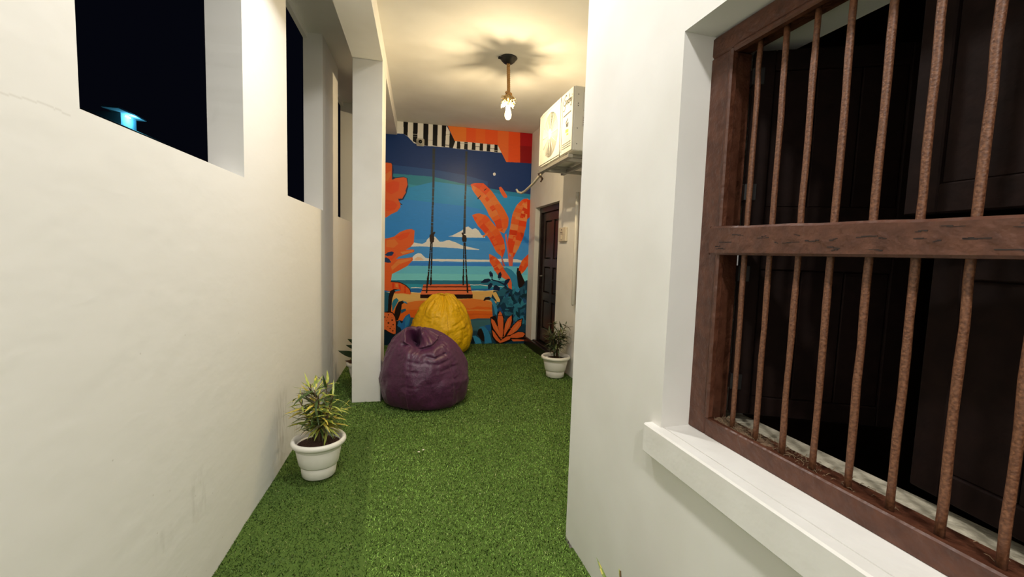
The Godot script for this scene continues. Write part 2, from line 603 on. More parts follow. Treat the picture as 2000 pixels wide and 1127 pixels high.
	shutter(win, Vector3(f1 + 0.002, 1.56, zj), 0.52, 0.53, deg_to_rad(88.0), -1.0)
	shutter(win, Vector3(f1 + 0.002, 0.955, zj), 0.5, 0.53, deg_to_rad(80.0), -1.0)

# a panelled leaf; swing is measured from pointing straight into the room, side says towards which end it closes
func shutter(win: Node3D, hinge: Vector3, width: float, height: float, swing: float, side: float) -> void:
	var leaf := group_part("shutter", win)
	leaf.position = hinge
	leaf.rotation.y = -swing * side
	var t := 0.026
	var z0 := 0.0
	var z1 := t * side
	var lo := minf(z0, z1)
	var hi := maxf(z0, z1)
	box_part("stile", Vector3(0, 0, lo), Vector3(0.06, height, hi), mats.shutter, leaf, 0.003)
	box_part("stile", Vector3(width - 0.06, 0, lo), Vector3(width, height, hi), mats.shutter, leaf, 0.003)
	box_part("rail", Vector3(0.06, 0, lo), Vector3(width - 0.06, 0.06, hi), mats.shutter, leaf, 0.003)
	box_part("rail", Vector3(0.06, height - 0.06, lo), Vector3(width - 0.06, height, hi), mats.shutter, leaf, 0.003)
	var n := 3
	for i in n:
		var a := lerpf(0.06, width - 0.06, float(i) / n)
		var b := lerpf(0.06, width - 0.06, float(i + 1) / n)
		box_part("board", Vector3(a + 0.001, 0.06, lo + 0.007), Vector3(b - 0.001, height - 0.06, hi - 0.007), mats.shutter, leaf, 0.003)
	for y in [0.08, height - 0.1]:
		box_part("hinge", Vector3(-0.004, y, lo - 0.003), Vector3(0.03, y + 0.05, hi + 0.003), mats.black, leaf, 0.001)

# ---------------------------------------------------------------- door
func build_door() -> void:
	var d := thing("door_1", Vector3(1.7, 0, BACK), FAR_TURN)
	structure(d, "dark brown panelled wooden door beside the mural", "door")
	var z0 := 0.30
	var z1 := 1.31
	var x := 0.07
	for z in [z0, z1 - 0.07]:
		box_part("frame_post", Vector3(x, 0.12, z), Vector3(x + 0.1, 2.15, z + 0.07), mats.door, d, 0.006)
	box_part("frame_head", Vector3(x, 2.07, z0 + 0.07), Vector3(x + 0.1, 2.15, z1 - 0.07), mats.door, d, 0.006)
	var leaf := group_part("leaf", d)
	leaf.position = Vector3(x + 0.035, 0.15, z0 + 0.075)
	var w := z1 - z0 - 0.15
	var h := 1.915
	box_part("stile", Vector3(0, 0, 0), Vector3(0.035, h, 0.11), mats.door, leaf)
	box_part("stile", Vector3(0, 0, w - 0.11), Vector3(0.035, h, w), mats.door, leaf)
	box_part("mullion", Vector3(0, 0.2, w / 2.0 - 0.05), Vector3(0.035, h - 0.12, w / 2.0 + 0.05), mats.door, leaf)
	for y in [[0.0, 0.2], [0.62, 0.74], [1.12, 1.24], [h - 0.12, h]]:
		box_part("cross_rail", Vector3(0.001, y[0], 0.11), Vector3(0.034, y[1], w - 0.11), mats.door, leaf)
	for y in [[0.2, 0.62], [0.74, 1.12], [1.24, h - 0.12]]:
		for z in [[0.11, w / 2.0 - 0.05], [w / 2.0 + 0.05, w - 0.11]]:
			box_part("panel", Vector3(0.012, y[0] + 0.012, z[0] + 0.012), Vector3(0.03, y[1] - 0.012, z[1] - 0.012), mats.door, leaf, 0.01)
	box_part("bolt", Vector3(-0.02, 0.93, w - 0.32), Vector3(0.0, 0.955, w - 0.06), mats.black, leaf, 0.003)
	var st := begin()
	tube(st, [Vector3(-0.002, 0.98, 0.07), Vector3(-0.04, 0.98, 0.07), Vector3(-0.045, 0.98, 0.16)], [0.008, 0.008, 0.007], 8)
	done("handle", st, mats.steel, leaf)
	box_part("threshold", Vector3(-0.03, 0.0, 0.02), Vector3(0.2, 0.125, z1 + 0.03), mats.granite, d, 0.006)
	box_part("threshold_strip", Vector3(0.02, 0.125, z0 + 0.02), Vector3(0.05, 0.14, z1 - 0.02), mats.door, d, 0.004)

# ---------------------------------------------------------------- turf
func ridge(p: Vector2, a: Vector2, b: Vector2, wide: float) -> float:
	var ab := b - a
	var t := clampf((p - a).dot(ab) / ab.length_squared(), -0.1, 1.1)
	var k := 1.0 if t >= 0.0 and t <= 1.0 else 0.4
	return k * exp(-pow((p - a - ab * t).length() / wide, 2.0))

func turf_height(x: float, z: float) -> float:
	var p := Vector2(x, z)
	var h := 0.012 * ridge(p, Vector2(-0.83, -1.985), Vector2(-0.53, -2.03), 0.028)
	h += 0.006 * ridge(p, Vector2(-0.64, -2.57), Vector2(-0.3, -2.565), 0.03)
	h += 0.008 * ridge(p, Vector2(-0.6, -2.27), Vector2(-0.28, -2.2), 0.05)
	h += 0.006 * ridge(p, Vector2(-0.86, -2.35), Vector2(-0.5, -2.32), 0.035)
	h += 0.006 * ridge(p, Vector2(-0.86, -3.5), Vector2(-0.86, 0.5), 0.03)
	h += 0.003 * sin(z * 9.0 + x * 2.0) * sin(x * 5.0)
	return maxf(h, -0.002)

# the strip that this point of the floor lies on: 0 left, 1 right, 2 far
func strip_at(x: float, z: float) -> int:
	if z < -3.49 + 0.01 * sin(x * 6.0):
		return 2
	var off := x * cos(TURN) - z * sin(TURN)
	return 0 if off < -0.11 else 1

func build_turf() -> void:
	var info := [["dark green artificial turf strip along the left wall", -0.87, -0.1], ["brighter green artificial turf strip down the middle of the passage", -0.4, 1.3], ["green artificial turf laid under the two bean bags", -0.87, 1.83]]
	var rng := RandomNumberGenerator.new()
	rng.seed = 2024
	# linear colours of single blades
	var shades := [
		[Vector3(0.045, 0.115, 0.018), Vector3(0.21, 0.37, 0.075)],
		[Vector3(0.16, 0.34, 0.04), Vector3(0.6, 0.95, 0.21)],
		[Vector3(0.09, 0.2, 0.026), Vector3(0.42, 0.7, 0.15)]]
	var pile := mat(Color.WHITE, 0.55)
	pile.vertex_color_use_as_albedo = true
	pile.backlight_enabled = true
	pile.backlight = Color(0.5, 0.6, 0.25)
	var patch := FastNoiseLite.new()
	patch.seed = 6
	patch.frequency = 1.4
	for k in 3:
		var strip := thing("turf_strip", Vector3(0, 0.0, 0))
		tag(strip, info[k][0], "turf", "artificial turf strips")
		var z_lo := BACK if k == 2 else -3.52
		var z_hi := -3.46 if k == 2 else 1.2
		var density := 11000.0 if k == 2 else 19000.0
		var wide := 0.0034 if k == 2 else 0.0024
		# backing
		var st := begin()
		var step := 0.03
		var x0: float = -0.87 + step * floorf((float(info[k][1]) + 0.87) / step)
		z_lo = BACK + step * floorf((z_lo - BACK) / step)
		var x1: float = info[k][2]
		var nx := int((x1 - x0) / step)
		var nz := int((z_hi - z_lo) / step)
		for i in nx:
			for j in nz:
				var xa := x0 + i * step
				var za := z_lo + j * step
				var m := Vector2(xa + step / 2, za + step / 2)
				if strip_at(m.x, m.y) != k or not on_floor(m.x, m.y):
					continue
				var p := []
				for c in [[0, 0], [1, 0], [1, 1], [0, 1]]:
					var px: float = xa + c[0] * step
					var pz: float = za + c[1] * step
					p.append(Vector3(px, 0.004 + turf_height(px, pz), pz))
				quad(st, p[0], p[1], p[2], p[3], Vector3.UP)
		done("backing", st, mats.turf_back if mats.has("turf_back") else mat(Color(0.2, 0.3, 0.1), 1.0), strip)
		# blades
		var area := (x1 - x0) * (z_hi - z_lo)
		var v := PackedVector3Array()
		var nn := PackedVector3Array()
		var cc := PackedColorArray()
		var ix := PackedInt32Array()
		var lean_dir := Vector3(0.0, 0, 0.55) if k == 0 else Vector3(0.1, 0, -0.15)
		for i in int(area * density):
			var x := rng.randf_range(x0, x1)
			var z := rng.randf_range(z_lo, z_hi)
			# bare hairline at the joins
			if strip_at(x, z) != k or strip_at(x + 0.005, z) != k or strip_at(x - 0.005, z) != k or strip_at(x, z + 0.006) != k or not on_floor(x, z):
				continue
			if z > -1.2 and rng.randf() < 0.55:
				continue
			var base := Vector3(x, 0.003 + turf_height(x, z), z)
			var ang := rng.randf() * TAU
			var side := Vector3(cos(ang), 0, sin(ang))
			var lean := Vector3(rng.randfn(0, 1.0), 1.0, rng.randfn(0, 1.0)) + lean_dir
			var ln := rng.randf_range(0.010, 0.018)
			var curl := Vector3(rng.randfn(0, 0.6), rng.randf_range(-0.5, 0.2), rng.randfn(0, 0.6))
			var mid := base + lean.normalized() * ln * 0.55
			var tip := mid + (lean.normalized() + curl).normalized() * ln * 0.5
			var sh: Array = shades[k]
			var t := clampf(rng.randf() * 0.9 + patch.get_noise_2d(x, z) * 0.4, 0.0, 1.0)
			var c3: Vector3 = sh[0].lerp(sh[1], t)
			if rng.randf() < 0.1:
				c3 = Vector3(0.55, 0.6, 0.24) * rng.randf_range(0.7, 1.1)
			var col := Color(c3.x, c3.y, c3.z)
			var hw := side * wide * 0.5
			var n := side.cross(mid - base).normalized()
			if n.y < 0:
				n = -n
			var b := v.size()
			v.append(base - hw)
			v.append(base + hw)
			v.append(mid - hw * 0.9)
			v.append(mid + hw * 0.9)
			v.append(tip)
			for q in 5:
				nn.append(n)
				cc.append(col)
			ix.append_array(PackedInt32Array([b, b + 1, b + 2, b + 1, b + 3, b + 2, b + 2, b + 3, b + 4]))
		var arr := []
		arr.resize(Mesh.ARRAY_MAX)
		arr[Mesh.ARRAY_VERTEX] = v
		arr[Mesh.ARRAY_NORMAL] = nn
		arr[Mesh.ARRAY_COLOR] = cc
		arr[Mesh.ARRAY_INDEX] = ix
		var am := ArrayMesh.new()
		am.add_surface_from_arrays(Mesh.PRIMITIVE_TRIANGLES, arr)
		place("pile", am, pile, strip).set_meta("kind", "stuff")

func on_floor(x: float, z: float) -> bool:
	if x < LEFT:
		return false
	if x > -0.604 and x < -0.341 and z < -4.188 and z > -4.582:
		return false
	if z > -2.02:
		return x * cos(TURN) - z * sin(TURN) < 0.886
	if x * cos(FAR_TURN) > 1.7 + (z - BACK) * sin(FAR_TURN):
		return false
	if z < BACK + 1.34 and x > 1.668 + (z - BACK) * sin(FAR_TURN):
		return false
	return true

# ---------------------------------------------------------------- bean bags
func bag_mesh(r: float, h: float, profile: Array, seed_value: int, folds: Array, dents: Array, gather: float, crease: float, lean: Vector2) -> ArrayMesh:
	var n := FastNoiseLite.new()
	n.seed = seed_value
	n.frequency = 1.0
	n.fractal_octaves = 3
	var nt := 200
	var np := 150
	var curve := Curve2D.new()
	for i in profile.size():
		var p: Vector2 = profile[i]
		var a: Vector2 = profile[maxi(0, i - 1)]
		var b: Vector2 = profile[mini(profile.size() - 1, i + 1)]
		var tan := (b - a) / 6.0
		curve.add_point(p, -tan, tan)
	curve.bake_interval = 0.005
	var total := curve.get_baked_length()
	var pts := []
	for j in np + 1:
		var q := curve.sample_baked(total * j / np, true)
		var row := PackedVector3Array()
		for i in nt:
			var a := TAU * i / nt
			var dir := Vector3(sin(a), 0, cos(a))
			var y := q.y * h
			var rr := maxf(q.x, 0.0) * r
			# slow lumps of the filling
			var lump := n.get_noise_3d(dir.x * 1.3, y * 2.2, dir.z * 1.3)
			rr += lump * 0.035 * smoothstep(0.0, 0.4, q.x)
			# six panels drawn in at their seams
			var seam := absf(fposmod(a + 0.35, TAU / 6.0) - TAU / 12.0)
			seam = TAU / 12.0 - seam
			rr -= 0.007 * exp(-pow(seam / 0.035, 2.0)) * smoothstep(0.1, 0.5, q.x)
			# slack creases that run round the bag, strongest in the upper half and beside the seams
			var zone := smoothstep(0.08, 0.3, q.y) * (1.0 - smoothstep(0.86, 1.0, q.y))
			var c := n.get_noise_3d(dir.x * 1.6 + 7.0, y * 15.0 + 1.2 * n.get_noise_2d(a * 1.5, 3.0), dir.z * 1.6)
			var c2 := n.get_noise_3d(dir.x * 3.4 + 1.0, y * 30.0, dir.z * 3.4 + 4.0)
			rr += zone * crease * ((1.0 - absf(c) * 2.6) * 0.013 + c2 * 0.006) * (0.5 + 0.9 * exp(-pow(seam / 0.22, 2.0)))
			# gathers towards the mouth
			var g := smoothstep(0.62, 0.95, q.y)
			rr += g * gather * (0.55 * cos(a * 9.0 + 3.0 * n.get_noise_2d(a, y * 4.0)) + 0.45 * cos(a * 17.0 + 5.0 * lump)) * clampf(q.x, 0.0, 1.0)
			y += g * gather * 0.5 * n.get_noise_3d(dir.x * 3.0, 5.0, dir.z * 3.0)
			var p := dir * rr + Vector3(lean.x, 0, lean.y) * q.y * q.y + Vector3.UP * y
			# pressed-in and pushed-out places: centre, reach, move
			for d in dents:
				var w := exp(-pow(((p - d[0]) / d[1]).length(), 2.0))
				p += d[2] * w
			# sharp folds on the side that faces the lamp: polyline (x, y), depth, width
			if p.z > 0.0:
				for f in folds:
					var best := 9.0
					var line: Array = f[0]
					for k in line.size() - 1:
						var near := Geometry2D.get_closest_point_to_segment(Vector2(p.x, p.y), line[k], line[k + 1])
						best = minf(best, near.distance_to(Vector2(p.x, p.y)))
					p -= Vector3(p.x, 0.0, p.z).normalized() * f[1] * exp(-pow(best / f[2], 2.0))
			p.y = maxf(p.y, 0.0)
			row.append(p)
		pts.append(row)
	var st := begin()
	for j in np:
		for i in nt:
			var k := (i + 1) % nt
			var a: Vector3 = pts[j][i]
			var b: Vector3 = pts[j][k]
			var c: Vector3 = pts[j + 1][k]
			var d: Vector3 = pts[j + 1][i]
			# wound the same way all over, outside clockwise
			st.add_vertex(a)
			st.add_vertex(c)
			st.add_vertex(b)
			st.add_vertex(a)
			st.add_vertex(d)
			st.add_vertex(c)
	st.generate_normals()
	var mesh := st.commit()
	mesh.set_meta("rows", pts)
	return mesh

# a raised double stitch along the panel seam nearest to the angle a
func bag_seam(bag: Node3D, rows: Array, a: float, from: int, to: int, m: Material) -> void:
	var nt: int = rows[0].size()
	var i := int(round(fposmod(a, TAU) / TAU * nt)) % nt
	var pts := []
	var rad := []
	for j in range(from, to, 2):
		var p: Vector3 = rows[j][i]
		pts.append(p + Vector3(p.x, 0, p.z).normalized() * 0.0012)
		rad.append(0.0016)
	var st := begin()
	tube(st, pts, rad, 5)
	done("seam", st, m, bag)

func build_bags() -> void:
	var purple := tri_mat(noise_tex(0.03, 71, 4, 512, Color(0.78, 0.76, 0.78), Color(1, 1, 1)), 2.0, 0.42, noise_tex(0.06, 73, 4, 512), 0.1, Color(0.315, 0.12, 0.265))
	purple.rim_enabled = true
	purple.rim = 0.25
	purple.rim_tint = 0.4
	var bag := thing("bean_bag", Vector3(0.075, 0.012, -4.21))
	tag(bag, "slumped dark purple leatherette bean bag against the pillar", "bean bag", "bean bags")
	var prof := [Vector2(0, 0), Vector2(0.55, 0), Vector2(0.8, 0.0), Vector2(0.94, 0.05), Vector2(1.0, 0.18), Vector2(1.0, 0.34), Vector2(0.955, 0.52), Vector2(0.84, 0.7), Vector2(0.68, 0.83), Vector2(0.48, 0.93), Vector2(0.26, 0.985), Vector2(0.1, 0.99), Vector2(0, 0.98)]
	var folds := [
		[[Vector2(-0.21, 0.575), Vector2(-0.12, 0.545), Vector2(-0.06, 0.535), Vector2(0.05, 0.56), Vector2(0.15, 0.61)], 0.05, 0.016],
		[[Vector2(0.0, 0.49), Vector2(0.08, 0.475), Vector2(0.17, 0.5)], 0.016, 0.012],
		[[Vector2(0.01, 0.43), Vector2(0.1, 0.42), Vector2(0.2, 0.445)], 0.012, 0.011],
		[[Vector2(-0.17, 0.45), Vector2(-0.05, 0.43), Vector2(0.0, 0.44)], 0.009, 0.011],
		[[Vector2(-0.18, 0.37), Vector2(-0.08, 0.36)], 0.009, 0.01],
		[[Vector2(0.13, 0.36), Vector2(0.24, 0.385)], 0.009, 0.01],
		[[Vector2(-0.2, 0.24), Vector2(-0.08, 0.23)], 0.007, 0.01]]
	var dents := [
		[Vector3(-0.105, 0.645, 0.2), Vector3(0.05, 0.06, 0.13), Vector3(0.012, -0.14, -0.27)],
		[Vector3(-0.06, 0.71, 0.1), Vector3(0.02, 0.09, 0.12), Vector3(0, 0.05, 0.05)],
		[Vector3(-0.16, 0.66, 0.1), Vector3(0.05, 0.07, 0.12), Vector3(-0.02, 0.05, 0.02)],
		[Vector3(0.12, 0.66, 0.05), Vector3(0.16, 0.1, 0.2), Vector3(0, -0.03, 0)]]
	var mesh := bag_mesh(0.415, 0.70, prof, 5, folds, dents, 0.022, 0.32, Vector2(-0.05, -0.03))
	place("body", mesh, purple, bag)
	var thread := mat(Color(0.4, 0.24, 0.34), 0.6)
	var rows: Array = mesh.get_meta("rows")
	mesh.remove_meta("rows")
	bag_seam(bag, rows, -0.42, 34, 100, thread)
	bag_seam(bag, rows, 0.62, 34, 100, thread)

	var yellow := tri_mat(noise_tex(0.03, 75, 4, 512, Color(0.9, 0.88, 0.8), Color(1, 1, 1)), 2.0, 0.55, noise_tex(0.06, 77, 4, 512), 0.08, Color(0.97, 0.77, 0.02))
	bag = thing("bean_bag", Vector3(0.322, 0.012, -6.265))
	tag(bag, "plump mustard yellow bean bag with a gathered top, before the mural", "bean bag", "bean bags")
	prof = [Vector2(0, 0), Vector2(0.55, 0), Vector2(0.76, 0.0), Vector2(0.92, 0.06), Vector2(1.0, 0.2), Vector2(0.99, 0.36), Vector2(0.93, 0.52), Vector2(0.8, 0.7), Vector2(0.62, 0.84), Vector2(0.4, 0.95), Vector2(0.3, 1.0), Vector2(0.2, 1.0), Vector2(0.1, 0.97), Vector2(0, 0.96)]
	dents = [[Vector3(0.02, 0.8, 0.05), Vector3(0.03, 0.06, 0.15), Vector3(0, -0.04, 0)], [Vector3(0.25, 0.6, 0.2), Vector3(0.12, 0.12, 0.3), Vector3(-0.02, 0.0, -0.03)]]
	folds = [[[Vector2(0.0, 0.79), Vector2(0.02, 0.7), Vector2(-0.01, 0.58)], 0.02, 0.014], [[Vector2(0.1, 0.76), Vector2(0.13, 0.66)], 0.018, 0.014], [[Vector2(-0.12, 0.74), Vector2(-0.2, 0.62)], 0.018, 0.016], [[Vector2(0.15, 0.42), Vector2(0.32, 0.5)], 0.014, 0.014], [[Vector2(0.2, 0.34), Vector2(0.36, 0.4)], 0.012, 0.012]]
	mesh = bag_mesh(0.437, 0.82, prof, 19, folds, dents, 0.05, 0.6, Vector2(0.02, 0.02))
	place("body", mesh, yellow, bag)
	rows = mesh.get_meta("rows")
	mesh.remove_meta("rows")
	bag_seam(bag, rows, 0.15, 34, 110, mat(Color(0.7, 0.48, 0.05), 0.6))
	var st := begin()
	tube(st, [Vector3(0.0, 0.79, -0.02), Vector3(-0.05, 0.83, 0.03), Vector3(0.0, 0.835, 0.06), Vector3(0.06, 0.81, 0.03), Vector3(0.03, 0.78, 0.0)], [0.012, 0.014, 0.014, 0.014, 0.012], 6)
	done("drawn_mouth", st, yellow, bag)

# ---------------------------------------------------------------- potted plants
func leaf_mesh(width: float, bend: float, cols: Array, fold := 0.25) -> ArrayMesh:
	var st := begin()
	var n := 6
	var rows := []
	for i in n + 1:
		var t := float(i) / n
		var w := width * sin(pow(t, 0.75) * PI * 0.985 + 0.03)
		var y := t - bend * 0.25 * t * t * t
		var z := bend * t * t
		rows.append([Vector3(-w, y, z + w * fold), Vector3(0, y, z), Vector3(w, y, z + w * fold)])
	for i in n:
		for k in 2:
			st.set_color(cols[(i + k) % cols.size()])
			quad(st, rows[i][k], rows[i][k + 1], rows[i + 1][k + 1], rows[i + 1][k], Vector3(0, 0.3, -1))
	st.generate_normals()
	return st.commit()

func pot(plant: Node3D, s: float) -> void:
	var st := begin()
	var p := []
	for q in [[0.0, 0.0], [0.098, 0.0], [0.103, 0.006], [0.1105, 0.072], [0.106, 0.0745], [0.106, 0.077], [0.118, 0.0795], [0.121, 0.085], [0.1395, 0.182], [0.1365, 0.185], [0.142, 0.19], [0.143, 0.2], [0.143, 0.212], [0.137, 0.212], [0.13, 0.19], [0.0, 0.19]]:
		p.append(Vector2(q[0], q[1]) * s)
	lathe(st, p, 56)
	var body := done("pot", st, mats.pot, plant)
	st = begin()
	p = []
	for q in [[0.1435, 0.206], [0.148, 0.21], [0.163, 0.213], [0.169, 0.222], [0.168, 0.236], [0.16, 0.246], [0.15, 0.247], [0.142, 0.24], [0.136, 0.222], [0.1365, 0.21]]:
		p.append(Vector2(q[0], q[1]) * s)
	lathe(st, p, 56)
	done("rim", st, mats.pot, body)
	st = begin()
	lathe(st, [Vector2(0.136 * s, 0.2 * s), Vector2(0.1 * s, 0.215 * s), Vector2(0.04 * s, 0.222 * s), Vector2(0, 0.22 * s)], 24)
	done("soil", st, mats.soil, plant)

func croton(at: Vector3, label: String, group: String, s: float, tall: float, spread: float, count: int, palettes: Array, seed_value: int) -> Node3D:
	var plant := thing("potted_croton", at)
	tag(plant, label, "potted plant", group)
	pot(plant, s)
	var rng := RandomNumberGenerator.new()
	rng.seed = seed_value
	var lm := mat(Color.WHITE, 0.4)
	lm.vertex_color_use_as_albedo = true
	lm.backlight_enabled = true
	lm.backlight = Color(0.18, 0.2, 0.06)
	var kinds := []
	for pal in palettes:
		kinds.append(leaf_mesh(0.06, 0.25, pal))
		kinds.append(leaf_mesh(0.075, 0.5, pal))
		kinds.append(leaf_mesh(0.062, -0.15, pal))
	var bark := mat(Color(0.36, 0.29, 0.19), 0.9)
	var y0 := 0.21 * s
	var stems := 11
	var tips := []
	for i in stems:
		var a := TAU * i / stems + rng.randf_range(-0.3, 0.3)
		var rad := spread * rng.randf_range(0.1, 0.72)
		var top := Vector3(cos(a) * rad, y0 + (tall - y0) * rng.randf_range(0.4, 0.88), sin(a) * rad)
		var root := Vector3(cos(a) * 0.018, y0, sin(a) * 0.018)
		var mid := root.lerp(top, 0.5) + Vector3(cos(a), 0, sin(a)) * -0.012
		var st := begin()
		tube(st, [root, mid, top], [0.0055, 0.0045, 0.003], 7)
		tips.append([root, mid, top, done("stem", st, bark, plant)])
	for i in count:
		var stem: Array = tips[i % stems]
		var t := rng.randf_range(0.36, 1.02)
		var p: Vector3 = stem[0].lerp(stem[1], t * 2.0) if t < 0.5 else stem[1].lerp(stem[2], t * 2.0 - 1.0)
		var a := rng.randf() * TAU
		var rise := rng.randf_range(-0.35, 0.75) + (t - 0.6) * 0.8
		var away := Vector3(p.x, 0, p.z).normalized() * 0.5
		var d := (Vector3(cos(a), rise, sin(a)) + away).normalized()
		var ln := rng.randf_range(0.08, 0.135) * (spread / 0.17) * (1.15 if t > 0.95 else 1.0)
		var o := MeshInstance3D.new()
		o.name = "leaf"
		o.mesh = kinds[rng.randi() % kinds.size()]
		o.material_override = lm
		var right := d.cross(Vector3.UP).normalized()
		if right.length() < 0.5:
			right = Vector3.RIGHT
		right = right.rotated(d, rng.randf_range(-0.5, 0.5))
		var out := right.cross(d)
		# the blade bends towards its z side: let that be downwards
		if out.y > 0:
			out = -out
			right = -right
		o.transform = Transform3D(Basis(right, d, right.cross(d)) * Basis.from_scale(Vector3(ln, ln, ln)), p)
		stem[3].add_child(o, true)
	return plant

func build_plants() -> void:
	var g := func(r: float, gg: float, b: float) -> Color: return Color(r, gg, b)
	var dark: Array = [g.call(0.045, 0.085, 0.02), g.call(0.055, 0.1, 0.022)]
	var mixed: Array = [g.call(0.18, 0.25, 0.035), g.call(0.52, 0.46, 0.07), g.call(0.14, 0.2, 0.03)]
	var gold: Array = [g.call(0.68, 0.54, 0.09), g.call(0.45, 0.4, 0.06), g.call(0.64, 0.48, 0.08)]
	var lime: Array = [g.call(0.42, 0.45, 0.09), g.call(0.28, 0.36, 0.06)]
	var bronze: Array = [g.call(0.06, 0.04, 0.02), g.call(0.05, 0.06, 0.02)]
	croton(Vector3(-0.607, 0.012, -2.85), "white pot of bushy yellow and green croton against the left wall", "white pots with plants", 0.97, 0.63, 0.18, 300, [dark, mixed, gold, lime, dark, bronze, mixed, lime], 38)
	var deep: Array = [g.call(0.03, 0.06, 0.02), g.call(0.045, 0.08, 0.03)]
	var olive: Array = [g.call(0.075, 0.1, 0.03), g.call(0.14, 0.15, 0.05)]
	croton(Vector3(1.6, 0.012, -4.83), "white pot of dark green narrow-leaved shrub beside the brown door", "white pots with plants", 1.02, 0.72, 0.175, 280, [deep, deep, olive, bronze, olive, deep], 57)
	croton(Vector3(0.625, 0.012, -1.12), "croton whose lime green tip shows below the window ledge", "white pots with plants", 0.9, 0.545, 0.12, 90, [lime, mixed, lime], 83)

	# broad-leaved plant half hidden behind the pillar
	var plant := thing("potted_rubber_plant", Vector3(-0.585, 0.012, -4.79))
	tag(plant, "white pot with broad dark leaves tucked behind the white pillar", "potted plant", "white pots with plants")
	pot(plant, 0.95)
	var lm := mat(Color.WHITE, 0.35)
	lm.vertex_color_use_as_albedo = true
	var mesh := leaf_mesh(0.2, 0.25, [g.call(0.03, 0.065, 0.02)], 0.15)
	var red := leaf_mesh(0.2, 0.2, [g.call(0.1, 0.045, 0.025)], 0.15)
	var rng := RandomNumberGenerator.new()
	rng.seed = 3
	var st := begin()
	tube(st, [Vector3(0, 0.2, 0), Vector3(0.01, 0.32, 0.0), Vector3(0, 0.45, 0)], [0.007, 0.006, 0.004], 7)
	done("stem", st, mat(Color(0.2, 0.22, 0.1), 0.8), plant)
	for k in [[-0.95, 0.29, 0.2, 0.25, 0.12], [-0.9, 0.37, 0.1, 0.17, 0.1], [-0.8, 0.42, 0.5, 0.16, 0.3], [-0.9, 0.23, 0.45, 0.17, 0.05], [0.8, 0.4, -0.3, 0.2, 0.3], [0.3, 0.36, 0.9, 0.18, 0.4], [0.1, 0.42, -0.9, 0.18, 0.4], [-0.5, 0.44, -0.2, 0.16, 0.6], [0.6, 0.45, 0.3, 0.16, 0.7]]:
		var d := Vector3(k[0], k[4], k[2]).normalized()
		var right := d.cross(Vector3.UP).normalized().rotated(d, 0.95 if k[0] < -0.7 else 0.2)
		var o := MeshInstance3D.new()
		o.name = "leaf"
		o.mesh = red if k[1] < 0.25 else mesh
		o.material_override = lm
		o.transform = Transform3D(Basis(right, d, right.cross(d)) * Basis.from_scale(Vector3.ONE * float(k[3])), Vector3(0, k[1], 0) + d * 0.01)
		plant.add_child(o, true)

